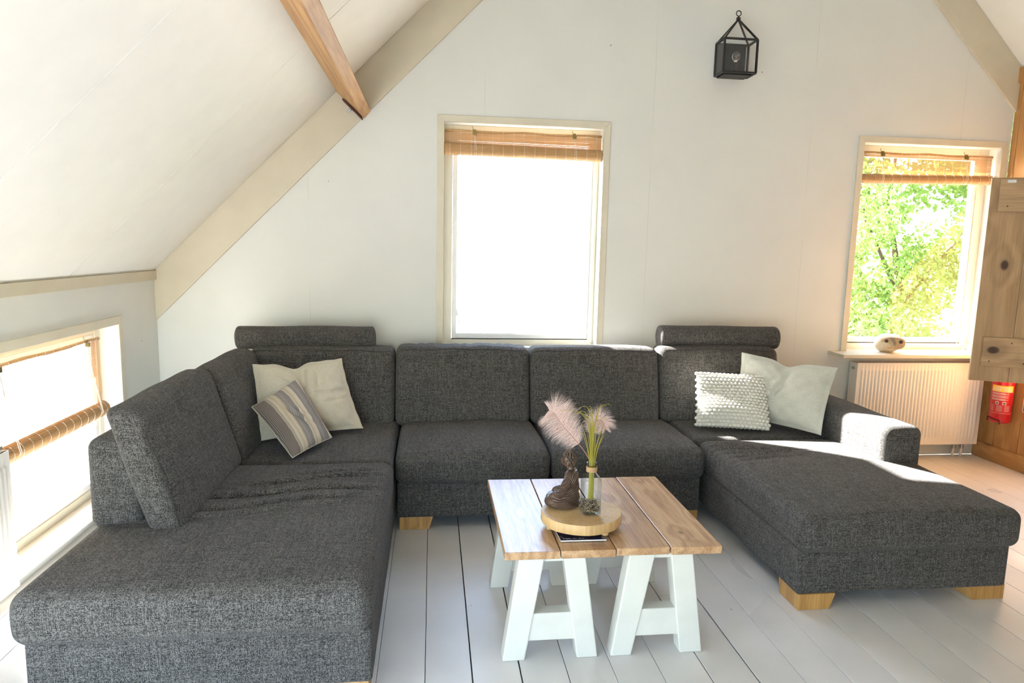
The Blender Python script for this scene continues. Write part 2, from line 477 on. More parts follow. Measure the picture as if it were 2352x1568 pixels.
def gravel_mat():
    t = NT('vase_gravel'); oc = t.coord('Object'); vo = t.n('ShaderNodeTexVoronoi'); t.l(oc, vo.inputs['Vector']); vo.inputs['Scale'].default_value = 260
    sp = t.n('ShaderNodeSeparateColor'); t.l(vo.outputs['Color'], sp.inputs[0])
    t.col(t.mix(t.mapr(sp.outputs[0], 0.3, 1.0), (0.04, 0.028, 0.018), (0.50, 0.36, 0.22))); t.set(Roughness=0.7)
    return t.m


M['gravel'] = gravel_mat()


def cover_mat():
    t = NT('magazine_cover'); oc = t.coord('Object'); n = t.noise(oc, 18, 3, 0.5, 1.5)
    t.col(t.mix(t.mapr(n, 0.55, 0.68), (0.012, 0.014, 0.05), (0.36, 0.27, 0.25))); t.set(Roughness=0.2)
    return t.m


M['cover'] = cover_mat()


def bottle_glass():
    t = NT('bottle_glass'); t.b.inputs['Base Color'].default_value = (0.93, 0.98, 0.96, 1)
    t.set(Roughness=0.02, IOR=1.45, Transmission_Weight=1.0)
    return t.m


M['bglass'] = bottle_glass()
M['bottle'] = thin_glass('vase_glass', (.95, .98, .96))
_t = M['bottle'].node_tree; _lw = _t.nodes.new('ShaderNodeLayerWeight'); _lw.inputs[0].default_value = .35
_cr = _t.nodes.new('ShaderNodeValToRGB'); _cr.color_ramp.elements[0].color = (.97, .99, .98, 1); _cr.color_ramp.elements[1].color = (.22, .30, .27, 1); _cr.color_ramp.elements[0].position = .45
_t.links.new(_lw.outputs['Facing'], _cr.inputs[0]); _t.links.new(_cr.outputs[0], [n for n in _t.nodes if n.type == 'BSDF_TRANSPARENT'][0].inputs[0])

# ================================================================== SETTING
D = 4.909; XL = -1.895; XR = 4.447; YB = -0.8
roof = lambda x: min(x + 3.285, 7.5 - x)

# --- floor: subfloor + planks
fl = kind(box('floor', -2.0, 4.6, YB, D, -0.06, -0.024, M['dark'])); fl.location.z = -0.06
seams = [-0.199 - 0.1785 * k for k in range(10, 0, -1)] + [-0.199, -0.019, 0.158, 0.343, 0.521, 0.70, 0.88, 1.059, 1.235, 1.411, 1.589, 1.767, 1.946, 2.123, 2.314]
while seams[-1] < 4.46:
    seams.append(seams[-1] + (4.11 - 2.314) / 10)
gaps = {0.158: .005, 0.343: .006, 1.235: .0065, -0.019: .0025, 0.521: .003, 1.059: .0045, 1.946: .003, 2.123: .003, 2.314: .003}
for i in range(len(seams) - 1):
    a, b = seams[i], seams[i + 1]
    if b < XL or a > XR:
        continue
    ga, gb = gaps.get(a, 0.0019) / 2, gaps.get(b, 0.0019) / 2
    cuts = [YB, D]
    if abs(a - 1.059) < .01:
        cuts = [YB, 2.868, D]
    elif i % 3 == 1:
        cuts = [YB, 0.3 + 0.37 * (i % 4), D]
    for c0, c1 in zip(cuts, cuts[1:]):
        x0, x1 = max(a + ga, XL), min(b - gb, XR)
        o = box('floor_plank', x0, x1, c0 + .001, c1 - .001, -0.024, 0.0, M['floor'], bevel=0.0012)
        rel(fl, o)
# --- back wall (gable) with two openings
W1 = (0.076, 1.221, 0.87, 2.464); W2 = (3.233, 4.373, 0.850, 2.448)


def gable(y0, y1, holes, name, x0=XL, x1=XR, mat=None):
    mb = MB(); xs = sorted(set([x0, x1, 2.1075] + [h[0] for h in holes] + [h[1] for h in holes]))
    for a, b in zip(xs, xs[1:]):
        h = [q for q in holes if q[0] <= a + 1e-6 and q[1] >= b - 1e-6]
        if h:
            _, _, z0, z1 = h[0]
            if z0 > 0.001:
                mb.prism([(a, 0), (b, 0), (b, z0), (a, z0)], 'y', y0, y1)
            mb.prism([(a, z1), (b, z1), (b, roof(b)), (a, roof(a))], 'y', y0, y1)
        else:
            mb.prism([(a, 0), (b, 0), (b, roof(b)), (a, roof(a))], 'y', y0, y1)
    o = mb.build(name, mat or M['wall']); kind(o); return o


wb = gable(D, D + 0.16, [W1, W2], 'wall_back')
gable(YB - 0.1, YB, [(-1.6, 0.3, 0.10, 1.62)], 'wall_front')
# --- knee wall on the left with low window
WK = (2.55, 4.304, 0.075, 1.09)
mb = MB()
for y0, y1, z0, z1 in [(YB, -.5, 0, 1.45), (-.5, 1.85, 0, .075), (-.5, 1.85, 1.09, 1.45), (1.85, WK[0], 0, 1.45), (WK[0], WK[1], 0, WK[2]), (WK[0], WK[1], WK[3], 1.45), (WK[1], D, 0, 1.45)]:
    mb.box(XL - 0.15, XL, y0, y1, z0, z1)
kind(mb.build('wall_left', M['wall']))
# --- right timber partition
wr = kind(box('wall_right', XR + 0.022, XR + 0.09, YB, D, 0, 3.05, M['dark']))
ys = [D, 4.853, 4.741, 4.51]
while ys[-1] > 0:
    ys.append(ys[-1] - 0.225)
ys.append(YB)
for a, b in zip(ys, ys[1:]):
    o = box('wall_plank', XR, XR + 0.02, b + .002, a - .002, 0.0, 2.93, M['pine'], bevel=0.002); rel(wr, o)
o = box('top_rail', XR - 0.02, XR + 0.05, YB, D - 0.001, 2.93, 3.045, M['pine'], bevel=0.004); rel(wr, o)
kind(box('baseboard_right', XR - 0.022, XR, YB, D, 0, 0.125, wood('baseboard_pine', (0.40, 0.19, 0.06), (0.58, 0.32, 0.12), 1, 0.45, 0.5, 1.0, 0.1, 3.0, (0.12, 0.045, 0.015), sc_=0.7), bevel=0.003))
# --- sloping ceiling: panels
ce = kind(MB_ := None) if False else None
mb = MB(); mb.prism([(-2.25, 1.06), (2.1075, 5.4175), (2.1075, 5.55), (-2.25, 1.19)], 'y', YB - .3, D + 0.25)
mb.prism([(2.1075, 5.4175), (4.75, 2.775), (4.75, 2.90), (2.1075, 5.55)], 'y', YB - .3, D + 0.25)
ceil = kind(mb.build('ceiling', M['dark']))
for k in range(7):
    y1 = D - 0.0 if k == 0 else 3.775 - 1.19 * (k - 1) - .003
    y0 = 3.775 - 1.19 * k + .003
    mb = MB(); mb.prism([(-1.97, 1.315), (2.1075, 5.3925), (2.1075, 5.416), (-1.97, 1.338)], 'y', max(y0, YB) - 0, y1)
    o = mb.build('ceiling_panel', M['ceil']); o.parent = ceil
    mb = MB(); mb.prism([(2.1075, 5.3925), (4.6, 2.90), (4.6, 2.925), (2.1075, 5.416)], 'y', max(y0, YB), y1)
    o = mb.build('ceiling_panel', M['ceil']); o.parent = ceil
    if y0 < YB:
        break
# --- beige rafter boards, plate
mb = MB(); mb.prism([(XL, 1.052), (2.1075, 5.0545), (2.1075, 5.39), (XL, 1.39)], 'y', D - 0.022, D)
kind(mb.build('trim_1', M['beige'], bevel=0.002))
mb = MB(); mb.prism([(2.11, 5.055), (XR, 2.718), (XR, 3.05), (2.11, 5.387)], 'y', D - 0.022, D)
kind(mb.build('trim_2', M['beige'], bevel=0.002))
kind(box('trim_3', XL, XL + 0.02, YB, D - 0.022, 1.332, 1.395, M['beige'], bevel=0.002))
# --- purlin beam
mb = MB(); mb.prism([(-.657, 2.628), (-.475, 2.455), (-.425, 2.508), (-.607, 2.681)], 'y', YB, D - 0.024)
bm_ = kind(mb.build('trim_4', M['beam'], bevel=0.006)); bm_['label'] = 'exposed wooden roof beam running under the left ceiling slope'
bb = MB(); bb.prism([(-.603, 2.569), (-.478, 2.450), (-.484, 2.444), (-.609, 2.563)], 'y', D - 0.11, D - 0.026)
b2 = bb.build('bracket_plate', M['rust']); b2.parent = bm_
bb = MB(); bb.tube([(-.55, D - .07, 2.515), (-.575, D - .07, 2.488)], 0.007, 8); bb.tube([(-.553, D - .07, 2.512), (-.559, D - .07, 2.505)], 0.014, 6)
b2 = bb.build('bolt', M['steel']); b2.parent = bm_

# --- windows


def casing(parent, x0, x1, z0, z1, wd, y, left=True, right=True, bottom=False):
    t = 0.013
    # mitred pieces
    for poly in ([(x0 - wd, z1 + wd), (x1 + wd, z1 + wd), (x1, z1), (x0, z1)],
                 [(x0 - wd, z0), (x0 - wd, z1 + wd), (x0, z1), (x0, z0)],
                 [(x1, z0), (x1, z1), (x1 + wd, z1 + wd), (x1 + wd, z0)]):
        b = MB(); b.prism(poly, 'y', y - t, y + 0.001); o = b.build('casing', M['cream'] if False else M['casing'], parent, bevel=0.002)


M['casing'] = paint('casing_paint', (0.66, 0.62, 0.50), 0.45, 0.04, 0.06)


def window(name, W, fr, y_in, label=None):
    x0, x1, z0, z1 = W
    root = kind(empty(name)); 
    casing(root, x0, x1, z0, z1, 0.047, D)
    fl_, fr_, fb, ft = fr
    yb = y_in + 0.055
    b = MB(); b.box(x0, x0 + fl_, y_in, yb, z0, z1); b.box(x1 - fr_, x1, y_in, yb, z0, z1); b.box(x0 + fl_, x1 - fr_, y_in, yb, z0, z0 + fb); b.box(x0 + fl_, x1 - fr_, y_in, yb, z1 - ft, z1)
    b.build('window_frame', M['cream'], root, bevel=0.003)
    a0, a1, b0, b1 = x0 + fl_ + .003, x1 - fr_ - .003, z0 + fb + .006, z1 - ft - .003
    s = 0.033
    b = MB(); b.box(a0, a0 + s, y_in + .004, yb - .01, b0, b1); b.box(a1 - s, a1, y_in + .004, yb - .01, b0, b1); b.box(a0 + s, a1 - s, y_in + .004, yb - .01, b0, b0 + s); b.box(a0 + s, a1 - s, y_in + .004, yb - .01, b1 - s, b1)
    b.box(a0 + s, a1 - s, y_in + .012, yb - .02, b0 + s, b0 + s + .006)
    b.build('sash', M['sash'], root, bevel=0.002)
    b = MB(); b.box(a0 + s - .004, a1 - s + .004, y_in + .025, y_in + .029, b0 + s - .004, b1 - s + .004)
    b.build('window_pane', M['glass'], root)
    b = MB(); b.box(a0 - .003, a1 + .003, y_in + .002, y_in + .02, b0 - .006, b0 - .0005); b.build('rubber_seal', M['dark'], root)
    return root


w1 = window('window_1', W1, (0.066, 0.042, 0.045, 0.05), 5.02)
b = MB(); b.tube([(0.182, 5.012, 1.12), (0.186, 5.005, 1.11), (0.205, 4.99, 1.03)], 0.004, 6); b.box(.174, .186, 5.008, 5.024, 1.09, 1.14)
b.build('window_stay', M['sash'], w1)
b = MB(); b.box(.085, .115, 5.08, 5.52, .86, 2.47); b.box(.080, .120, 5.08, 5.52, 1.0, 1.08); b.box(.080, .120, 5.08, 5.52, 2.25, 2.33)  # unseen shutter-shaped leaf, added so its shadow sets the sun patch's left edge
b.build('added_sun_blocker', M['sash'], w1, bevel=.002)
w2 = window('window_2', W2, (0.04, 0.075, 0.055, 0.05), 5.02)
b = MB(); b.box(3.085, 4.44, 4.70, 5.02, 0.83, 0.857); sill = b.build('window_sill', M['casing'], w2, bevel=0.003)
b = MB(); b.box(3.235, 4.44, 4.895, D, 0.795, 0.83); b.build('sill_fillet', M['casing'], w2)
# low window in knee wall (faces -x)
w3 = kind(empty('window_3'))
y0, y1, z0, z1 = WK; wd = 0.05
for poly in ([(y0 - wd, z1 + wd), (y1 + wd, z1 + wd), (y1, z1), (y0, z1)], [(y0 - wd, z0), (y0 - wd, z1 + wd), (y0, z1), (y0, z0)], [(y1, z0), (y1, z1), (y1 + wd, z1 + wd), (y1 + wd, z0)]):
    b = MB(); b.prism(poly, 'x', XL - .001, XL + 0.013); b.build('casing', M['casing'], w3, bevel=0.002)
b = MB(); xa, xb = -2.055, -2.0
b.box(xa, xb, y0, y0 + .05, z0, z1); b.box(xa, xb, y1 - .05, y1, z0, z1); b.box(xa, xb, y0 + .05, y1 - .05, z0, z0 + .05); b.box(xa, xb, y0 + .05, y1 - .05, z1 - .05, z1)
b.build('window_frame', M['cream'], w3, bevel=0.003)
b = MB(); xa, xb = -2.045, -2.008; q = .053; s = .035
b.box(xa, xb, y0 + q, y0 + q + s, z0 + q, z1 - q); b.box(xa, xb, y1 - q - s, y1 - q, z0 + q, z1 - q); b.box(xa, xb, y0 + q + s, y1 - q - s, z0 + q, z0 + q + s); b.box(xa, xb, y0 + q + s, y1 - q - s, z1 - q - s, z1 - q)
b.build('sash', M['sash'], w3, bevel=0.002)
b = MB(); b.box(-2.03, -2.026, y0 + q + s, y1 - q - s, z0 + q + s, z1 - q - s); b.build('window_pane', M['glass'], w3)
b = MB(); b.box(-2.0, XL, y0 + .0005, y1 - .0005, 0.05, WK[2] + .006); b.box(XL + .0005, XL + .03, y0 - .06, y1 + .06, 0.05, WK[2] + .006); b.build('window_sill', M['casing'], w3, bevel=0.003)

# --- timber door leaf, opened into the room from the right wall
th = math.radians(65); dv = Vector((math.sin(th), -math.cos(th), 0))
dr = kind(empty('door_1', (3.700, 4.20, 0.763), math.atan2(dv.y, dv.x)))
dr['label'] = 'batten door leaf of pale pine planks swung open in front of the right window'
LX = 0.815; H = 1.37; px = [0, 0.232, 0.43, 0.625, LX]
for a, b_ in zip(px, px[1:]):
    b = MB(); b.box(a + .0012, b_ - .0012, 0, 0.022, 0, H); b.build('door_plank', M['door'], dr, bevel=0.002)
for z0_, z1_, x0_ in ((1.148, 1.360, 0.047), (0.107, 0.307, 0.054)):
    b = MB(); b.box(-.38, .38, -.021, -.0005, -(z1_ - z0_) / 2, (z1_ - z0_) / 2)
    o = b.build('door_ledge', M['ledge'], dr, bevel=0.003); o.location = (x0_ + .38, 0, (z0_ + z1_) / 2)
b = MB(); b.box(0.085, 0.133, -.0225, -.0212, 1.335, 1.354); b.build('sticker', M['paper'], dr)['label'] = 'small white sticker'
b = MB()
for lz in (0.107, 1.148):
    for (sx, szz) in ((.10, .035), (.30, .03), (.34, .16), (.45, .17), (.22, .165), (.60, .04)):
        b.ell((sx, -.021, lz + szz), (.0045, .0012, .0045), None, 8, 4)
b.build('nail_head', M['dark'], dr); dr.children[-1]['kind'] = 'stuff'
for hz in (0.2, 1.25):
    b = MB(); b.box(LX - .30, LX + .005, .0225, .026, hz - .02, hz + .02); b.build('hinge', M['black'], dr)

# ================================================================== FABRIC FORMS


def axis_samples(h, r, step, rs=4):
    core = h - r
    n = max(1, int(round(2 * core / step)))
    a = [-core + 2 * core * i / n for i in range(n + 1)]
    e = [r * math.tan(math.radians(45) * k / rs) for k in range(1, rs + 1)]
    return [-core - q for q in reversed(e)] + a + [core + q for q in e]


def rbox(hx, hy, hz, r, step=0.05, deform=None, rs=4, puff=(0, 0, 0)):
    """soft box: list of verts, faces, metric uvs"""
    S = [axis_samples(h, r, step, rs) for h in (hx, hy, hz)]; Hh = (hx, hy, hz)
    core = np.array([hx - r, hy - r, hz - r])
    idx = {}; V = []; F = []; U = []

    def vid(p):
        k = tuple(round(c, 6) for c in p)
        if k not in idx:
            idx[k] = len(V); V.append(p)
        return idx[k]
    for ax in range(3):
        u_, v_ = [(1, 2), (0, 2), (0, 1)][ax]
        for sgn in (-1, 1):
            A, B = S[u_], S[v_]
            for i in range(len(A) - 1):
                for j in range(len(B) - 1):
                    qd = []
                    for (a, b) in ((A[i], B[j]), (A[i + 1], B[j]), (A[i + 1], B[j + 1]), (A[i], B[j + 1])):
                        p = [0, 0, 0]; p[ax] = sgn * Hh[ax]; p[u_] = a; p[v_] = b; qd.append(tuple(p))
                    flip = (sgn < 0) != (ax == 1)
                    uvs = [(q[u_], q[v_]) for q in qd]
                    if flip:
                        qd = qd[::-1]; uvs = uvs[::-1]
                    F.append([vid(q) for q in qd]); U.append(uvs)
    P = np.array(V)
    q = np.clip(P, -core, core); d = P - q; n = np.linalg.norm(d, axis=1, keepdims=True)
    Q = q + d / np.maximum(n, 1e-9) * r
    X = Q / np.array(Hh)
    bl = lambda a: 1 - np.clip(np.abs(a), 0, 1) ** 2.4
    for ax in range(3):
        if puff[ax]:
            o = [k for k in range(3) if k != ax]
            Q[:, ax] += puff[ax] * bl(X[:, o[0]]) * bl(X[:, o[1]]) * X[:, ax]
    if deform is not None:
        Q = deform(Q.copy(), X)
    return Q.tolist(), F, U


def soft(name, size, r, loc, parent, mat='fab', step=0.05, deform=None, puff=(0, 0, 0), rot=None, rs=4):
    v, f, u = rbox(size[0] / 2, size[1] / 2, size[2] / 2, r, step, deform, rs, puff)
    b = MB(); b.add(v, f, u); o = b.build(name, M[mat], None, smooth=True)
    o.location = Vector(loc) - Vector(parent.location) if parent else loc
    if rot:
        o.rotation_euler = rot
    if parent:
        o.parent = parent
    return o


def vn(P, s, seed=0.0):
    """cheap smooth pseudo-noise"""
    x, y, z = P[:, 0] * s + seed, P[:, 1] * s + seed * 1.7, P[:, 2] * s - seed
    return (np.sin(x * 1.3 + 1.1 * np.sin(y * 0.9 + 2)) + np.sin(y * 1.7 + 1.3 * np.sin(z * 1.1 + 1)) + np.sin(z * 1.5 + 1.2 * np.sin(x * 0.8))) / 3


# ================================================================== SOFA
sofa = empty('sectional_sofa', (0.65, 3.6, 0.0))
tag(sofa, 'large U-shaped grey tweed sectional sofa with two chaise ends, headrest rolls and wooden block feet', 'sofa')
ZB, ZS = 0.072, 0.272
fuzz = lambda sd, a=0.004: (lambda P, X: P + (vn(P, 9, sd) * a)[:, None] * np.array([[0.5, 0.5, 1.0]]))


def base(x0, x1, y0, y1, sd):
    return soft('base', (x1 - x0, y1 - y0, ZS + .01 - ZB), 0.016, ((x0 + x1) / 2, (y0 + y1) / 2, (ZB + ZS + .01) / 2), sofa, step=0.12, deform=fuzz(sd, .002))


base(-1.33, -0.203, 2.225, 4.87, 1); base(-0.19, 1.585, 3.685, 4.87, 2); base(1.645, 2.69, 2.695, 4.87, 3)
# piping line where cushions meet bases is formed by the overhang


def chaise_left(P, X):
    # wrinkles across the seat towards the back
    x, y, z = P[:, 0], P[:, 1], P[:, 2]
    top = np.clip(X[:, 2], 0, 1) ** 3
    edge = np.clip(1.08 - np.abs(X[:, 0]) ** 6, 0, 1)
    for (yc, amp, wd, xc, xw, sl) in ((0.37, .013, .024, .22, .34, .10), (0.20, .019, .028, .12, .42, .06), (0.07, .010, .028, .10, .42, .10), (-0.05, .006, .030, -.05, .5, .16), (0.47, .007, .022, .3, .25, .02)):
        c = yc + sl * (x - xc) + .02 * np.sin((x - xc) * 7)
        m_ = np.exp(-((x - xc) / xw) ** 4)
        g = (y - c) / wd
        P[:, 2] += top * edge * amp * 1.15 * m_ * (np.exp(-(g - 1) ** 2) - 1.5 * np.exp(-g ** 2) + np.exp(-(g + 1.1) ** 2) * .6)
    P[:, 2] += top * (-.018 * np.exp(-((x + .1) / .35) ** 2 - ((y - .0) / .5) ** 2))
    P[:, 2] += vn(P, 7, 3) * .004 * top
    # front edge slightly bowed, left side bellied
    P[:, 0] += np.where(X[:, 0] < 0, -.012, .006) * (1 - X[:, 2] ** 2)
    P[:, 1] += -.008 * (1 - X[:, 2] ** 2) * (X[:, 1] < -.9)
    return P


soft('seat_cushion', (1.145, 1.325, 0.195), 0.052, (-0.775, 2.853, 0.368), sofa, step=0.0135, deform=chaise_left, puff=(0, 0, .022), rs=5)
soft('seat_cushion', (1.13, 0.90, 0.185), 0.05, (-0.775, 3.985, 0.360), sofa, step=0.04, deform=fuzz(5, .005), puff=(0, 0, .012))
seat_def = lambda sd: (lambda P, X: P + np.stack([vn(P, 6, sd) * .003, np.where(X[:, 1] < -.8, -.010 * (1 - X[:, 2] ** 2), 0), np.clip(X[:, 2], 0, 1) * (vn(P, 8, sd) * .004 - .018 * np.clip(X[:, 1] * 1.2, 0, 1) ** 2 - .012 * np.clip(-X[:, 1] - .35, 0, 1) ** 2 * 3)], 1))
soft('seat_cushion', (0.880, 0.80, 0.200), 0.055, (0.241, 4.055, 0.368), sofa, step=0.03, deform=seat_def(1), puff=(0, 0, .022), rs=5)
soft('seat_cushion', (0.915, 0.80, 0.200), 0.055, (1.143, 4.055, 0.368), sofa, step=0.03, deform=seat_def(2), puff=(0, 0, .022), rs=5)


def chaise_right(P, X):
    x, y = P[:, 0], P[:, 1]
    top = np.clip(X[:, 2], 0, 1) ** 3
    side = np.clip(-X[:, 0], 0, 1) ** 8
    for k, (x0_, y0_, ang, amp, ln, wd) in enumerate(((-.40, .42, -.30, .011, .30, .014), (-.36, .35, -.22, .013, .34, .016), (-.34, .28, -.12, .010, .30, .016), (-.38, .22, -.02, .009, .26, .015), (-.30, .17, .12, .008, .25, .018), (-.42, .48, -.45, .009, .2, .012))):
        dx, dy = math.cos(ang), math.sin(ang)
        s_ = (x - x0_) * dx + (y - y0_) * dy; t_ = -(x - x0_) * dy + (y - y0_) * dx - .12 * s_ ** 2
        g = t_ / wd
        P[:, 2] += top * amp * np.exp(-((s_ - .05) / ln) ** 4) * (np.exp(-(g - 1) ** 2) - 1.3 * np.exp(-g ** 2))
    for yc in (.27, .33, .40, .46):
        P[:, 0] += side * .007 * np.exp(-((y - yc) / .014) ** 2) * np.clip(X[:, 2] + .4, 0, 1)
    P[:, 2] += vn(P, 7, 9) * .004 * top
    P[:, 2] += -.012 * top * np.clip((X[:, 1] - .85) * 6, 0, 1)
    P[:, 1] += -.006 * (1 - X[:, 2] ** 2) * (X[:, 1] < -.9)
    return P


soft('seat_cushion', (1.082, 1.225, 0.188), 0.050, (2.176, 3.275, 0.364), sofa, step=0.0135, deform=chaise_right, puff=(0, 0, .022), rs=5)
soft('seat_cushion', (0.90, 0.55, 0.185), 0.05, (2.06, 4.155, 0.360), sofa, step=0.035, deform=fuzz(6, .005), puff=(0, 0, .012))
# frames behind the back cushions
soft('back_frame', (3.80, 0.22, 0.56), 0.04, (0.57, 4.765, 0.53), sofa, step=0.15)


def lf(P, X):
    P[:, 0] += .035 * np.clip(-P[:, 2] * 2, -.3, 1) * 0
    P[:, 2] += .012 * np.sin(X[:, 1] * 9) * np.clip(X[:, 2], 0, 1) * 0
    return P


soft('back_frame', (0.20, 2.10, 0.38), 0.045, (-1.262, 3.80, 0.625), sofa, step=0.08, deform=lf)


def lean(ax, tilt, curve=0.03, seed=1.0, wr=None):
    """back cushion: sheared backwards, fuller at the bottom"""
    def f(P, X):
        z = X[:, 2]
        P[:, ax[0]] += ax[1] * (tilt * (z + 1) / 2)
        front = np.clip(-X[:, ax[0]] * ax[1], 0, 1)
        P[:, ax[0]] -= ax[1] * front * curve * np.cos(z * PI / 2 * .95) ** .8 * (1 - np.abs(X[:, 1 - ax[0]]) ** 4)
        P[:, ax[0]] += vn(P, 8, seed) * .004
        P[:, 2] += np.clip(z, 0, 1) * vn(P, 9, seed + 2) * .005
        if wr:
            P = wr(P, X)
        return P
    return f


def wr2(P, X):
    """gathers at the top of the cushion left of centre"""
    top = np.clip(X[:, 2], 0, 1) ** 2
    g = np.exp(-((P[:, 0] - .13) / .17) ** 2)
    P[:, 1] += top * g * .0055 * np.sin(P[:, 0] * 105 + 2.2 * np.sin(P[:, 0] * 37) + P[:, 2] * 14) * np.clip((X[:, 2] - .25) * 2, 0, 1)
    P[:, 2] += np.clip(X[:, 2], 0, 1) ** 6 * .0022 * np.sin(P[:, 0] * 60 + 2 * np.sin(P[:, 0] * 23))
    return P


def backc(x0, x1, ztop, seed, y=4.43, wr=None, step=0.03, th=0.20):
    h = ztop - 0.43
    return soft('back_cushion', (x1 - x0, th, h), 0.045, ((x0 + x1) / 2, y, 0.43 + h / 2), sofa, step=step, deform=lean((1, 1), 0.12, .03, seed, wr), puff=(.004, 0, .010), rs=5)


backc(-1.17, -0.245, 0.925, 1.0)
backc(-0.235, 0.652, 0.935, 2.0, wr=wr2, step=0.014)
backc(0.662, 1.553, 0.930, 3.0)
backc(1.563, 2.425, 0.940, 4.0)
# seam welts on the front edge of the wall-side back cushions
for x0_, x1_, zt in ((-1.17, -0.245, .925), (-.235, .652, .935), (.662, 1.553, .930), (1.563, 2.425, .940)):
    b = MB(); n = 24
    pts = [(x0_ + .03 + (x1_ - x0_ - .06) * i / n, 4.446 + .004 * math.sin(i * 1.1), zt - .018 + .003 * math.sin(i * .8) + .008 * math.sin(PI * i / n)) for i in range(n + 1)]
    b.tube(pts, 0.0022, 5); o = b.build('seam', M['fabseam'], None); rel(sofa, o)


def ltop(P, X):
    return P


soft('back_cushion', (0.135, 0.885, 0.51), 0.040, (-1.045, 3.125, 0.700), sofa, step=0.028, deform=lean((0, -1), 0.150, .022, 5.0), puff=(0, .006, .008), rs=5)
soft('back_cushion', (0.140, 0.80, 0.50), 0.045, (-1.035, 3.975, 0.690), sofa, step=0.03, deform=lean((0, -1), 0.150, .022, 6.0), puff=(0, .004, .006), rs=5)
# welts on the big left cushion: front face outline on the end and along the top
b = MB(); pts = []
for i in range(15):
    t = i / 14; z = .462 + .475 * t
    pts.append((-0.990 - .150 * t + .016 * math.sin(PI * t), 2.694 - .004 * math.sin(PI * t), z))
for i in range(1, 20):
    t = i / 19; pts.append((-1.143 - .004 * math.sin(PI * t), 2.70 + .85 * t, .943 + .010 * math.sin(PI * t)))
b.tube(pts, 0.0024, 5); o = b.build('seam', M['fabseam'], None); rel(sofa, o)
# headrest rolls


def roll(x0, x1, y, z, r, seed):
    def f(P, X):
        cr_ = (x1 - x0) / 2 - r * .33; ax_ = np.abs(P[:, 0])            # flat, softly rounded ends
        P[:, 0] = np.sign(P[:, 0]) * np.where(ax_ > cr_, cr_ + (ax_ - cr_) * .355, ax_)
        P[:, 2] += .010 * np.sin(P[:, 0] * 3 + seed) * .4 - .006 * (X[:, 2] < -.5)
        return P + (vn(P, 10, seed) * .003)[:, None]
    return soft('headrest', (x1 - x0 + 2 * r * .60, 2 * r * 1.05, 2 * r), r * .93, ((x0 + x1) / 2, y, z), sofa, step=0.03, deform=f, rs=6)


roll(-1.290, -0.377, 4.60, 0.978, 0.0735, 1.0)
roll(1.588, 2.490, 4.60, 0.999, 0.0775, 2.0)
# right armrest
def armf(P, X):
    P[:, 2] += np.clip(X[:, 2], 0, 1) * .010 * (1 - X[:, 0] ** 2)
    return P + (vn(P, 8, 4) * .003)[:, None]


soft('armrest', (0.235, 1.53, 0.40), 0.045, (2.590, 4.095, 0.462), sofa, step=0.05, deform=armf, rs=5)
b = MB(); pts = []
for i in range(17):
    a = PI * i / 16
    if i < 4: pts.append((2.487, 3.338, .46 + .15 * i / 3))
for i in range(9):
    a = PI / 2 * i / 8; pts.append((2.487 + .042 - .042 * math.cos(a), 3.336, .615 + .042 * math.sin(a)))
b.tube(pts, 0.0018, 5); o = b.build('seam', M['fabseam'], None); rel(sofa, o)


def leg(x0, x1, y0, y1, tx0=0, tx1=0, ty=0.0):
    """block foot, narrower at the floor on the inner sides"""
    b = MB(); zt = ZB + .004
    v = [(x0 + tx0, y0, 0), (x1 - tx1, y0, 0), (x1 - tx1, y1 - ty, 0), (x0 + tx0, y1 - ty, 0), (x0, y0, zt), (x1, y0, zt), (x1, y1, zt), (x0, y1, zt)]
    cx, cy = (x0 + x1) / 2, (y0 + y1) / 2
    b.add([(p[0] - cx, p[1] - cy, p[2]) for p in v], [(0, 3, 2, 1), (4, 5, 6, 7), (0, 1, 5, 4), (2, 3, 7, 6), (1, 2, 6, 5), (3, 0, 4, 7)])
    o = b.build('leg', M['oak'], None, bevel=0.003); o.location = (cx, cy, 0); rel(sofa, o)


leg(-.178, .012, 3.692, 3.85, 0, .022, .02); leg(1.42, 1.58, 3.692, 3.85, .022, 0, .02)
leg(1.652, 1.832, 2.69, 2.87, 0, .024, .02); leg(2.515, 2.705, 2.715, 2.88, .026, 0, .02)
leg(-1.32, -1.15, 2.235, 2.40, 0, .02, .02); leg(-.40, -.215, 2.235, 2.40, .02, 0, .02)
leg(-1.32, -1.15, 4.70, 4.86); leg(2.51, 2.68, 4.70, 4.86)

# ================================================================== CUSHIONS


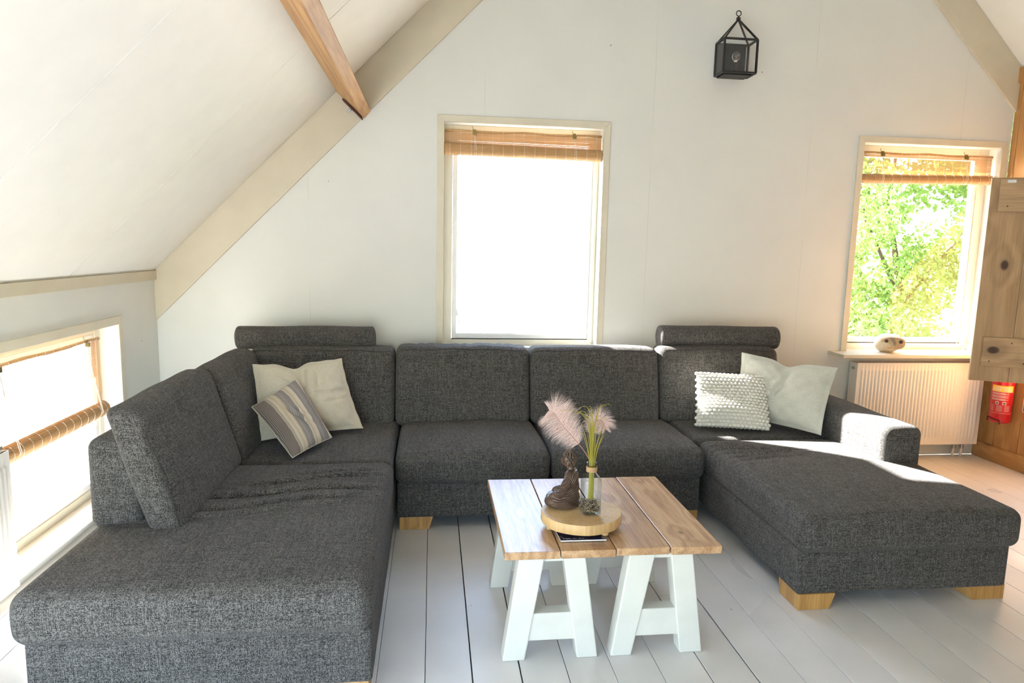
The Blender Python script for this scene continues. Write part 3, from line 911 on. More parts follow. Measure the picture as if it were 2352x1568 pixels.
def pillow(name, BL, BR, TR, TL, thick, mat, flange=0.0, dent=None, pinch=0.05, n=44, wrk=None, uvs=(1, 1), edge_sag=0.0, seed=0.0, smooth=True, front_fn=None):
    BL, BR, TR, TL = [np.array(p, float) for p in (BL, BR, TR, TL)]
    cen = (BL + BR + TR + TL) / 4
    s = np.linspace(-1, 1, n); S, T = np.meshgrid(s, s, indexing='ij')
    def pos(S, T):
        Sx = S * (1 - pinch * (1 - T ** 2)); Ty = T * (1 - pinch * (1 - S ** 2))
        if dent:
            s0, wd_, dep = dent
            Ty = Ty - dep * np.exp(-((S - s0) / wd_) ** 2) * np.clip((T + 0.2) / 1.2, 0, 1) ** 2
        a, b_ = (Sx + 1) / 2, (Ty + 1) / 2
        return ((1 - a) * (1 - b_))[..., None] * BL + (a * (1 - b_))[..., None] * BR + (a * b_)[..., None] * TR + ((1 - a) * b_)[..., None] * TL
    C = pos(S, T)
    nx = np.cross((BR - BL) + (TR - TL), (TL - BL) + (TR - BR)); nx /= np.linalg.norm(nx)   # towards the viewer
    fl_ = 1 - flange
    def prof(a):
        return np.clip(1 - (np.abs(a) / fl_) ** 2.6, 0, 1)
    h = (prof(S) * prof(T)) ** 0.55 * thick / 2
    if dent:
        s0, wd_, dep = dent
        h = h * (1 - .55 * np.exp(-((S - s0) / (wd_ * .8)) ** 2) * np.clip(T, 0, 1))
    hf = h.copy()
    if wrk is not None:
        hf = hf + wrk(S, T) * np.clip(h / (thick * .2), 0, 1)
    if front_fn is not None:
        hf = front_fn(S, T, hf)
    if flange:
        rip = .005 * np.sin(S * 16 + seed) * np.cos(T * 15 + seed)
        C = C + rip[..., None] * nx
    hf = np.maximum(hf, .0012); h = np.maximum(h, .0012)
    F_ = C + hf[..., None] * nx; B_ = C - h[..., None] * nx
    V = np.concatenate([F_.reshape(-1, 3), B_.reshape(-1, 3)]) - cen
    N = n * n; fs = []; us = []
    UV = lambda i, j: ((s[i] + 1) / 2 * uvs[0], (s[j] + 1) / 2 * uvs[1])
    for i in range(n - 1):
        for j in range(n - 1):
            a, b_, c, d = i * n + j, (i + 1) * n + j, (i + 1) * n + j + 1, i * n + j + 1
            uq = [UV(i, j), UV(i + 1, j), UV(i + 1, j + 1), UV(i, j + 1)]
            fs.append((a, b_, c, d)); us.append(uq)
            fs.append((N + d, N + c, N + b_, N + a)); us.append(uq[::-1])
    ring = [(i, 0) for i in range(n)] + [(n - 1, j) for j in range(1, n)] + [(i, n - 1) for i in range(n - 2, -1, -1)] + [(0, j) for j in range(n - 2, 0, -1)]
    for k in range(len(ring)):
        (i, j), (p, q) = ring[k], ring[(k + 1) % len(ring)]
        a, b_ = i * n + j, p * n + q
        fs.append((a, N + a, N + b_, b_)); us.append([UV(i, j), UV(i, j), UV(p, q), UV(p, q)])
    mbx = MB(); mbx.add(V.tolist(), fs, us)
    o = mbx.build(name, M[mat], None, smooth=smooth); o.location = cen.tolist()
    return o, (F_, B_, nx, cen)


def creases(lst):
    def f(S, T):
        z = np.zeros_like(S)
        for (s0, t0, ang, ln, wd_, amp) in lst:
            dx, dy = math.cos(ang), math.sin(ang)
            a = (S - s0) * dx + (T - t0) * dy; b_ = -(S - s0) * dy + (T - t0) * dx
            b_ = b_ - .25 * a ** 2
            z += amp * np.exp(-(a / ln) ** 4) * (np.exp(-(b_ / wd_ - 1) ** 2) * .8 - np.exp(-(b_ / wd_) ** 2)) * 1.55
        return z
    return f


def edge_seam(parent, F_, B_, cen, flange, mat, n=44):
    """stitch line where the flange begins"""
    k = int(round(n * flange / 2 * 1.25)); n_ = F_.shape[0]
    ring = [(i, k) for i in range(k, n_ - k)] + [(n_ - 1 - k, j) for j in range(k, n_ - k)] + [(i, n_ - 1 - k) for i in range(n_ - 1 - k, k - 1, -1)] + [(k, j) for j in range(n_ - 1 - k, k - 1, -1)]
    b = MB(); b.tube([tuple(F_[i, j] - cen) for i, j in ring], .0011, 5, False); o = b.build('stitching', M[mat], parent); return o


p1, g1 = pillow('linen_pillow', (-0.985, 3.87, .475), (-0.414, 4.10, .485), (-0.562, 4.26, .893), (-1.050, 4.06, .888), .16, 'lin', .075, dent=(-.12, .22, .16),
                wrk=creases([(.55, .05, .1, .45, .035, .012), (.05, .45, 1.35, .5, .05, .016), (.25, .3, 1.4, .45, .04, .010), (-.25, .35, 2.3, .4, .05, .012), (.6, -.2, .25, .4, .04, .006)]), uvs=(.55, .45), seed=1.0)
tag(p1, 'large cream linen pillow with a flanged edge and dented top in the left sofa corner', 'pillow'); edge_seam(p1, g1[0], g1[1], g1[3], .075, 'lin')
p2, g2 = pillow('striped_pillow', (-0.997, 3.82, .690), (-0.728, 3.55, .478), (-0.567, 3.845, .503), (-0.785, 4.00, .815), .125, 'stripe', 0, pinch=.03,
                wrk=creases([(.0, -.05, .5, .5, .07, .012), (.2, .25, .6, .4, .06, .008)]), uvs=(.48, .34), seed=2.0)
# the stripes run along the long edge: rotate uv so that u crosses the stripes
uvl = p2.data.uv_layers[0].data
arr = np.zeros(len(uvl) * 2); uvl.foreach_get('uv', arr); arr = arr.reshape(-1, 2)[:, ::-1].copy(); uvl.foreach_set('uv', arr.ravel())
tag(p2, 'small striped pillow in grey, brown and cream leaning on the big cream pillow', 'pillow')
b = MB(); F_, B_, nx_, cn_ = g2; n_ = F_.shape[0]
for ring in ([(i, 0) for i in range(n_)], [(n_ - 1, j) for j in range(n_)], [(i, n_ - 1) for i in range(n_ - 1, -1, -1)], [(0, j) for j in range(n_ - 1, -1, -1)]):
    b.tube([tuple((F_[i, j] + B_[i, j]) / 2 - cn_) for i, j in ring], .0028, 6)
b.build('edge_piping', M['lin'], p2)
p3, g3 = pillow('linen_pillow', (2.03, 4.27, .50), (2.402, 3.815, .49), (2.532, 3.90, .902), (2.075, 4.285, .938), .14, 'lin2', .07, dent=(.02, .24, .17),
                wrk=creases([(.05, .40, 1.35, .45, .07, .008), (-.15, -.1, 1.1, .6, .08, .007), (-.3, .3, 2.2, .5, .07, .006), (.6, -.35, .2, .35, .04, .004)]), uvs=(.55, .45), seed=3.0)
tag(p3, 'large pale grey-green linen pillow with a dented top beside the right armrest', 'pillow'); edge_seam(p3, g3[0], g3[1], g3[3], .07, 'lin2')


def knit_front(S, T, h):
    # the lower half slumps outwards, the top leans back
    return h + .035 * np.exp(-((T + .45) / .38) ** 2) * (1 - S ** 4) * np.clip(1.1 - T ** 4, 0, 1) - .02 * np.exp(-((T - .3) / .2) ** 2) * (1 - S ** 4) * np.exp(-((S + .6) / .5) ** 2)


p4, g4 = pillow('knit_pillow', (1.708, 4.095, .480), (2.142, 3.965, .482), (2.172, 4.13, .806), (1.738, 4.215, .815), .11, 'wool', 0, pinch=.03, front_fn=knit_front, uvs=(.45, .35), n=36)
tag(p4, 'small cream pillow of chunky bobbly knit half in sunlight on the right seat', 'pillow')
b = MB(); F_, B_, nx_, cn_ = g4; n_ = F_.shape[0]
rows, cols = 17, 17
for sideA in (F_, B_):
    sg = 1 if sideA is F_ else -1
    for r_ in range(rows):
        for c_ in range(cols + 1):
            t = (r_ + .5) / rows; s_ = (c_ + (.5 if r_ % 2 else 0)) / (cols + .5)
            i = min(s_, 1) * (n_ - 1); j = t * (n_ - 1); i0, j0 = int(i), int(j); i1, j1 = min(i0 + 1, n_ - 1), min(j0 + 1, n_ - 1); fi, fj = i - i0, j - j0
            p = (sideA[i0, j0] * (1 - fi) * (1 - fj) + sideA[i1, j0] * fi * (1 - fj) + sideA[i0, j1] * (1 - fi) * fj + sideA[i1, j1] * fi * fj) - cn_
            ex = sideA[min(i0 + 1, n_ - 1), j0] - sideA[max(i0 - 1, 0), j0]; ex /= np.linalg.norm(ex)
            ey = sideA[i0, min(j0 + 1, n_ - 1)] - sideA[i0, max(j0 - 1, 0)]; ey /= np.linalg.norm(ey)
            ez = np.cross(ex, ey); ez /= np.linalg.norm(ez); ey = np.cross(ez, ex)
            jit = rng.uniform(.88, 1.12); tw = rng.uniform(-.25, .05)
            ex2 = ex * math.cos(tw) + ey * math.sin(tw); ey2 = -ex * math.sin(tw) + ey * math.cos(tw)
            R = Matrix((ex2, ey2, ez)).transposed()
            b.ell(tuple(p + nx_ * sg * .002), (.0158 * jit, .0118 * jit, .0125), R, 9, 6)
kb = b.build('knit_bobbles', M['wool'], p4, smooth=True); kind(kb, 'stuff')

# ================================================================== COFFEE TABLE
tb = empty('coffee_table', (0.706, 2.80, 0)); tag(tb, 'low coffee table of four pine boards on white A-frame trestles', 'table')
tx = [0.275, 0.4925, 0.711, 0.927, 1.137]; TT = 0.462
for k, (a, c) in enumerate(zip(tx, tx[1:])):
    y0_ = 2.392 + [0, .004, .006, .0][k]; y1_ = 3.205 + [0, .004, -.003, .003][k]
    b = MB(); hw = (c - a) / 2 - .002; b.box(-hw, hw, -(y1_ - y0_) / 2, (y1_ - y0_) / 2, -.031, 0)
    o = b.build('tabletop_board', M['table'], None, bevel=0.003); o.location = ((a + c) / 2, (y0_ + y1_) / 2, TT - [.001, .003, 0, 0][k]); rel(tb, o)


def quadbar(name, f0, f1, t0, t1, y0_, y1_, zt, parent):
    cx = (f0 + f1) / 2
    b = MB(); b.prism([(f0 - cx, 0), (f1 - cx, 0), (t1 - cx, zt), (t0 - cx, zt)], 'y', 0, y1_ - y0_)
    o = b.build(name, M['white'], None, bevel=0.005); o.location = (cx, y0_, 0)
    o.parent = parent; o.location = Vector(o.location) - Vector(tb.location) - Vector(parent.location)
    return o


for (A, B_) in ((((.279, .368), (.337, .437)), ((.576, .660), (.508, .596))), (((.712, .797), (.772, .877)), ((.997, .1 + .991), (.938, 1.029)))):
    tr = MB(); xm = (A[0][0] + B_[0][1]) / 2
    tr.box(-.095, .095, 2.43, 3.07, TT - .031 - .028, TT - .033)
    # trestle: its top rail is the part, legs and crossbars hang under it
    tr.v = [(x, y - 2.75, z) for x, y, z in tr.v]
    t_ = tr.build('trestle', M['white'], None, bevel=0.003); t_.location = (xm, 2.75, 0); rel(tb, t_)
    for yy in (2.42, 2.995):
        for (ft, tp) in (A, B_):
            quadbar('leg', ft[0], ft[1], tp[0], tp[1], yy, yy + .068, TT - .0335, t_)
        # crossbar
        k = lambda z, ft, tp, i: ft[i] + (tp[i] - ft[i]) * z / (TT - .0335)
        b = MB(); z0_, z1_ = .078, .192
        poly = [(k(z0_, *A, 1) - .004 - xm, z0_), (k(z0_, *B_, 0) + .004 - xm, z0_), (k(z1_, *B_, 0) + .004 - xm, z1_), (k(z1_, *A, 1) - .004 - xm, z1_)]
        b.prism(poly, 'y', 0.006, .066); o = b.build('crossbar', M['white'], None, bevel=0.004)
        o.parent = t_; o.location = Vector((xm, yy, 0)) - Vector(tb.location) - Vector(t_.location)

# magazine under the tray
mg = empty('magazine', (0.60, 2.595, TT + .0005)); tag(mg, 'dark blue magazine lying under the round wooden tray', 'magazine')
b = MB(); q = [(-.094, -.125), (.091, -.126), (.075, .115), (-.105, .118)]
b.prism([(x * .985, y * .985) for x, y in q], 'z', 0, .006); b.build('pages', M['paper'], mg)
b = MB(); b.prism(q, 'z', .006, .0068); b.build('cover', M['cover'], mg)
b = MB()
for k in range(14):
    if k in (5, 9): continue
    b.box(-.08 + k * .006, -.08 + k * .006 + .0042, -.112, -.1085, .0068, .0070)
b.build('cover_lettering', M['print'], mg)['kind'] = 'stuff'

# round tray: slice of a tree trunk on little feet
ty = empty('round_tray', (0.617, 2.610, TT)); tag(ty, 'round wooden tree-slice tray standing on little feet on the coffee table', 'tray')
b = MB(); n = 64; prof = [(.94, .0245), (.985, .027), (1.0, .033), (1.0, .063), (.985, .068)]
rad = lambda a: 0.166 * (1 + .012 * math.sin(3 * a + 1) + .012 * math.cos(2 * a) - .02 * math.exp(-((a - 5.8) / .25) ** 2) + .006 * math.sin(7 * a))
v = []
for (s_, z_) in prof:
    for k in range(n):
        a = 2 * PI * k / n; r_ = rad(a) * s_; v.append((r_ * math.cos(a), r_ * math.sin(a) * .92, z_))
fs = [(i * n + k, i * n + (k + 1) % n, (i + 1) * n + (k + 1) % n, (i + 1) * n + k) for i in range(len(prof) - 1) for k in range(n)]
fs += [tuple(range(n - 1, -1, -1)), tuple(range(len(v) - n, len(v)))]
b.add(v, fs); b.build('tray_top', M['slice'], ty, auto=35)
for k in range(3):
    a = math.radians([-55, 185, 52][k]); b = MB(); b.lathe([(.013, 0), (.014, .002), (.014, .025)], (0, 0, 0), 14)
    o = b.build('foot', M['oakfoot'] if 'oakfoot' in M else M['slice'], ty, auto=40); o.location = (.134 * math.cos(a), .120 * math.sin(a), 0)
    if k == 0: o.location.z = .0075; o.scale.z = .72
TZ = TT + .068

# seated figurine
st = empty('seated_figurine', (0.562, 2.680, TZ)); tag(st, 'dark brown seated monk figurine seen from behind on the round tray', 'figurine')
b = MB()
for c, r_, rt_ in (((0.012, 0, .040), (.050, .056, .044), None), ((.022, 0, .085), (.036, .048, .050), None), ((.024, 0, .128), (.031, .050, .034), None),
                   ((.022, -.030, .140), (.022, .024, .022), None), ((.022, .030, .140), (.022, .024, .022), None),
                   ((.004, -.046, .098), (.020, .017, .050), 'a'), ((.004, .046, .098), (.020, .017, .050), 'a'),
                   ((-.030, -.040, .054), (.036, .017, .017), 'b'), ((-.030, .040, .054), (.036, .017, .017), 'b'),
                   ((-.018, -.046, .026), (.060, .032, .026), None), ((-.018, .046, .026), (.060, .032, .026), None),
                   ((-.058, -.024, .024), (.027, .042, .022), None), ((-.058, .024, .024), (.027, .042, .022), None), ((-.064, 0, .032), (.020, .024, .014), None),
                   ((.0, 0, .014), (.066, .070, .015), None), ((.018, 0, .165), (.016, .017, .020), None),
                   ((.010, 0, .200), (.028, .026, .034), None), ((-.018, 0, .196), (.008, .006, .009), None), ((-.012, 0, .184), (.010, .010, .006), None), ((.010, -.027, .188), (.006, .004, .016), None), ((.010, .027, .188), (.006, .004, .016), None)):
    R = None
    if rt_ == 'a': R = Matrix.Rotation(.35, 3, 'Y')
    if rt_ == 'b': R = Matrix.Rotation(-.25, 3, 'Y')
    b.ell(c, r_, R, 18, 12)
body = b.build('body', M['statue'], st, smooth=True)
rm = body.modifiers.new('remesh', 'REMESH'); rm.mode = 'VOXEL'; rm.voxel_size = .0028; rm.use_smooth_shade = True
sm_ = body.modifiers.new('smooth', 'SMOOTH'); sm_.iterations = 4; sm_.factor = .5
body.rotation_euler = (0, 0, -.35)
b = MB()
for i in range(9):
    ph = -.62 + i * .24
    nn = max(3, int(15 * math.cos(ph)))
    for k in range(nn):
        a = 2 * PI * (k + .5 * (i % 2)) / nn
        if math.cos(a) < -.25 and ph < .45: continue
        if ph < -.3 and math.cos(a) < .1: continue
        rr_ = .0285
        b.ell((.012 + rr_ * math.cos(ph) * math.cos(a), .0275 * math.cos(ph) * math.sin(a), .204 + .034 * math.sin(ph)), (.0050, .0050, .0050), None, 7, 5)
for i in range(4):
    for k in range(7 - i * 2 if i < 3 else 1):
        a = 2 * PI * k / max(1, (7 - i * 2)); r_ = .013 - i * .004
        b.ell((.014 + r_ * math.cos(a), r_ * math.sin(a), .237 + i * .0035), (.005, .005, .005), None, 7, 5)
hr = b.build('curled_hair', M['hair'], st, smooth=True); kind(hr, 'stuff'); hr.rotation_euler = (0, 0, -.35)
# glass bottle
bo = empty('glass_bottle', (0.648, 2.588, TZ)); bo.rotation_euler = (0, 0, .12)
tag(bo, 'square clear glass bottle with jute round its neck, gravel inside, on the round tray', 'bottle')
out_ = [(.030, 0), (.036, .001), (.0395, .005), (.040, .012), (.040, .135), (.0385, .148), (.033, .160), (.024, .169), (.0195, .174), (.0185, .180), (.0185, .205), (.0215, .207), (.0225, .211), (.0215, .215), (.019, .216)]
inn = [(.0165, .216), (.016, .205), (.016, .176), (.021, .168), (.030, .158), (.0355, .147), (.037, .135), (.037, .012), (.033, .006), (.004, .006)]
b = MB(); v = []; n = 40
for i, (r_, z_) in enumerate(out_ + inn):
    sq = 3.0 if z_ < .15 else max(0, 3.0 * (.176 - z_) / .026)
    for k in range(n):
        a = 2 * PI * k / n; ca, sa = math.cos(a), math.sin(a); e = 2 + sq * 1.6
        q_ = (abs(ca) ** e + abs(sa) ** e) ** (-1 / e); v.append((r_ * q_ * ca, r_ * q_ * sa, z_))
tot = len(out_ + inn)
fs = [(i * n + k, i * n + (k + 1) % n, (i + 1) * n + (k + 1) % n, (i + 1) * n + k) for i in range(tot - 1) for k in range(n)]
fs += [tuple(range(n - 1, -1, -1)), tuple(range(len(v) - n, len(v)))]
v = [(x * .92, y * .92, z) if z < .17 else (x, y, z) for x, y, z in v]
b.add(v, fs); b.build('bottle_glass', M['bottle'], bo, smooth=True)
b = MB(); pts = []
for i in range(140):
    a = i * .42; pts.append((.0215 * math.cos(a), .0215 * math.sin(a), .178 + .022 * i / 140))
b.tube(pts, .0016, 5); b.build('jute_cord', M['jute'], bo, smooth=True)
b = MB()
for i in range(650):
    z_ = random.uniform(.009, .052 + .006 * random.random()); a = random.uniform(-.0305, .0305); c = random.uniform(-.0305, .0305)
    if abs(a) > .027 and abs(c) > .027: continue
    r_ = random.uniform(.0022, .0036); b.ell((a, c, z_), (r_, r_ * .8, r_ * .75), Matrix.Rotation(random.random() * 3, 3, 'X'), 5, 4)
g_ = b.build('gravel', M['gravel'], bo); kind(g_, 'stuff')

# grass bundle standing in the bottle
NB = Vector((0.648, 2.588, TZ + .216))
gr = empty('grass_bundle', (0.648, 2.588, TZ)); tag(gr, 'bundle of yellow-green artificial grass standing in the glass bottle', 'dried grass')
for k in range(30):
    a = 2 * PI * k / 30 + random.uniform(-.2, .2); r0 = random.uniform(.002, .009)
    hgt = random.uniform(.30, .40) if k % 3 else random.uniform(.40, .455)
    spread = random.uniform(.008, .05) if k % 3 else random.uniform(.04, .085)
    if k == 0: a, hgt, spread = 2.9, .43, .13
    if k == 3: a, hgt, spread = .2, .455, .075
    if k == 6: a, hgt, spread = .5, .45, .06
    pts = []; w_ = []
    for i in range(13):
        t = i / 12; z_ = .060 + (hgt - .060) * (t if k % 3 else math.sin(t * PI / 2 * 1.12) / 1.0)
        f_ = max(0, (z_ - .20) / (hgt - .20)) if z_ > .2 else 0
        if k % 3 == 0 and t > .55: f_ = max(f_, (t - .2))
        rr_ = r0 + spread * max(0, (t - .38) / .62) ** 2.0
        pts.append((rr_ * math.cos(a), rr_ * math.sin(a) * .8, z_)); w_.append(.0024 * (1 - .75 * t) + .0002)
    b = MB(); b.tube(pts, w_, 5); b.build('grass_blade', M['grass'], gr, smooth=True)


def plume(name, label, axis_pts, blen, nb, seed, nside, side_scale=(1, 1)):
    """feather: quill + fine drooping barbs"""
    rs_ = random.Random(seed)
    root = empty(name, tuple(axis_pts[0])); tag(root, label, 'feather'); o0 = Vector(axis_pts[0])
    P = [Vector(p) - o0 for p in axis_pts]

    def at(t):
        x = t * (len(P) - 1); i = min(int(x), len(P) - 2); f = x - i
        p0, p1, p2, p3 = P[max(i - 1, 0)], P[i], P[i + 1], P[min(i + 2, len(P) - 1)]
        return 0.5 * ((2 * p1) + (p2 - p0) * f + (2 * p0 - 5 * p1 + 4 * p2 - p3) * f * f + (3 * p1 - p0 - 3 * p2 + p3) * f ** 3)
    b = MB(); N = 24; b.tube([at(i / N) for i in range(N + 1)], [.0022 * (1 - .85 * i / N) for i in range(N + 1)], 6); b.build('quill', M['rachis'], root, smooth=True)
    b = MB(); t0 = nside
    for k in range(nb):
        t = t0 + (1 - t0) * (k + rs_.random()) / nb; c = at(min(t, .999)); tg = (at(min(t + .02, 1)) - at(max(t - .02, 0))).normalized()
        sd_ = 1 if k % 2 else -1
        sv = tg.cross(Vector((0.15, -1, 0.1))).normalized() * sd_
        L = blen * side_scale[0 if sd_ > 0 else 1] * (math.sin(min(1, (t - t0) / (1 - t0) * 1.25 + .28) * PI * .62)) * rs_.uniform(.6, 1.12)
        if t > .88: L *= .5
        dirv = (sv * 1.0 + tg * rs_.uniform(.35, .75) + Vector((0, rs_.uniform(-.45, .45), 0))).normalized()
        pts = []; q_ = c.copy(); stp = L / 7
        curl = rs_.uniform(.6, 1.3)
        for i in range(8):
            pts.append(q_.copy()); dirv = (dirv + Vector((rs_.uniform(-.06, .06), rs_.uniform(-.06, .06), -.10 * curl)) ).normalized(); q_ = q_ + dirv * stp
        wv = dirv.cross(Vector((0, 1, 0))); wv = wv.normalized() if wv.length > .01 else Vector((1, 0, 0))
        wv = (wv + Vector((0, rs_.uniform(-.8, .8), 0))).normalized()
        v = []; w0 = .00045
        for i, p in enumerate(pts):
            ww = w0 * (1 - .8 * i / 7); v += [p - wv * ww, p + wv * ww]
        b.add(v, [(2 * i, 2 * i + 1, 2 * i + 3, 2 * i + 2) for i in range(7)])
    bo_ = b.build('barbs', M['plume'], root); kind(bo_, 'stuff')
    return root


plume('feather', 'large pale pink feather arching left out of the glass bottle', [(.645, 2.60, .690), (.643, 2.602, .745), (.610, 2.618, .798), (.565, 2.628, .850), (.522, 2.632, .900), (.496, 2.634, .940), (.474, 2.636, .950)], .098, 1500, 3, .38, (1.0, .85))
plume('feather', 'smaller pale pink feather drooping right behind the green grass', [(.652, 2.605, .690), (.655, 2.612, .76), (.660, 2.64, .83), (.670, 2.66, .885), (.692, 2.67, .902), (.710, 2.67, .890), (.720, 2.67, .860)], .064, 1100, 5, .38, (.9, 1.0))

# ================================================================== WALL LANTERN
LX0, LX1, LZ0, LZ1 = 2.012, 2.258, 2.853, 3.085
la = empty('wall_lantern', (2.15, D, 2.84)); tag(la, 'black metal glass lantern with a clear bulb hanging high on the white wall', 'lantern')
lp = lambda x, y, z: (x - 2.15, y - D, z - 2.84)
cx_, cy_ = (2.057 + 2.30) / 2, 0
yf, ybk = D - .155, D - .012
X0, X1 = 2.020, 2.262
zt_, zb_ = 3.085, 2.862
b = MB(); s = .013


def bar(p, q, r_=.0075):
    b.tube([lp(*p), lp(*q)], r_, 4)


for x in (X0, X1):
    for y in (yf, ybk):
        b.box(x - s / 2 - 2.15, x + s / 2 - 2.15, y - s / 2 - D, y + s / 2 - D, zb_ - 2.84, zt_ - 2.84)
for z in (zb_, zt_):
    for y in (yf, ybk):
        b.box(X0 - 2.15, X1 - 2.15, y - s / 2 - D, y + s / 2 - D, z - s / 2 - 2.84, z + s / 2 - 2.84)
    for x in (X0, X1):
        b.box(x - s / 2 - 2.15, x + s / 2 - 2.15, yf - D, ybk - D, z - s / 2 - 2.84, z + s / 2 - 2.84)
ap = ((X0 + X1) / 2, (yf + ybk) / 2, 3.235)
for x in (X0, X1):
    for y in (yf, ybk):
        bar((x, y, zt_), ap)
b.build('lantern_frame', M['black'], la)
b = MB(); b.box(X0 + .004 - 2.15, X1 - .016 - 2.15, -.012, -.002, zb_ - 2.84, zt_ - .004 - 2.84); b.box(X0 + .02 - 2.15, X1 - .02 - 2.15, yf + .03 - D, -.004, zb_ - .012 - 2.84, zb_ - 2.84)
b.build('back_plate', M['black'], la)
b = MB(); c_ = lp(*ap); b.lathe([(.010, -.012), (.016, -.004), (.013, .004), (.017, .010), (.006, .018), (.006, .024)], c_, 14); b.build('finial', M['black'], la, auto=40)
b = MB(); b.tube([(c_[0] + .018 * math.cos(a), c_[1], c_[2] + .041 + .018 * math.sin(a)) for a in [2 * PI * i / 20 for i in range(21)]], .0035, 6, False); b.build('hanging_ring', M['black'], la, smooth=True)
for nm, pl in (('front_pane', [(X0, yf, zb_), (X1, yf, zb_), (X1, yf, zt_), (X0, yf, zt_)]), ('side_pane', [(X0, yf, zb_), (X0, ybk, zb_), (X0, ybk, zt_), (X0, yf, zt_)]), ('side_pane', [(X1, yf, zb_), (X1, ybk, zb_), (X1, ybk, zt_), (X1, yf, zt_)]),
               ('roof_pane', [(X0, yf, zt_), (X1, yf, zt_), ap]), ('roof_pane', [(X0, yf, zt_), (X0, ybk, zt_), ap]), ('roof_pane', [(X1, yf, zt_), (X1, ybk, zt_), ap])):
    b = MB(); v = [Vector(lp(*p)) for p in pl]; nn = (v[1] - v[0]).cross(v[2] - v[0]).normalized() * .0015; k = len(v)
    b.add([tuple(p - nn) for p in v] + [tuple(p + nn) for p in v], [tuple(range(k - 1, -1, -1)), tuple(range(k, 2 * k))] + [(i, (i + 1) % k, k + (i + 1) % k, k + i) for i in range(k)])
    b.build(nm, M['glass'], la)
bx = lp((X0 + X1) / 2, (yf + ybk) / 2, 0)
b = MB(); b.lathe([(.015, .022), (.015, .10), (.013, .105)], (bx[0], bx[1], 0), 16); b.build('bulb_socket', M['black'], la, auto=40)
b = MB(); b.lathe([(.010, .104), (.013, .112), (.024, .128), (.029, .145), (.026, .162), (.015, .174), (.004, .178)], (bx[0], bx[1], 0), 20); b.build('bulb', M['bglass'], la, smooth=True)
b = MB(); b.tube([(bx[0] + .008 * math.cos(i * 1.6), bx[1], .125 + .012 * math.sin(i * .9) + .01) for i in range(9)], .0012, 5); b.build('filament', M['rachis'], la)

# ================================================================== BAMBOO BLINDS


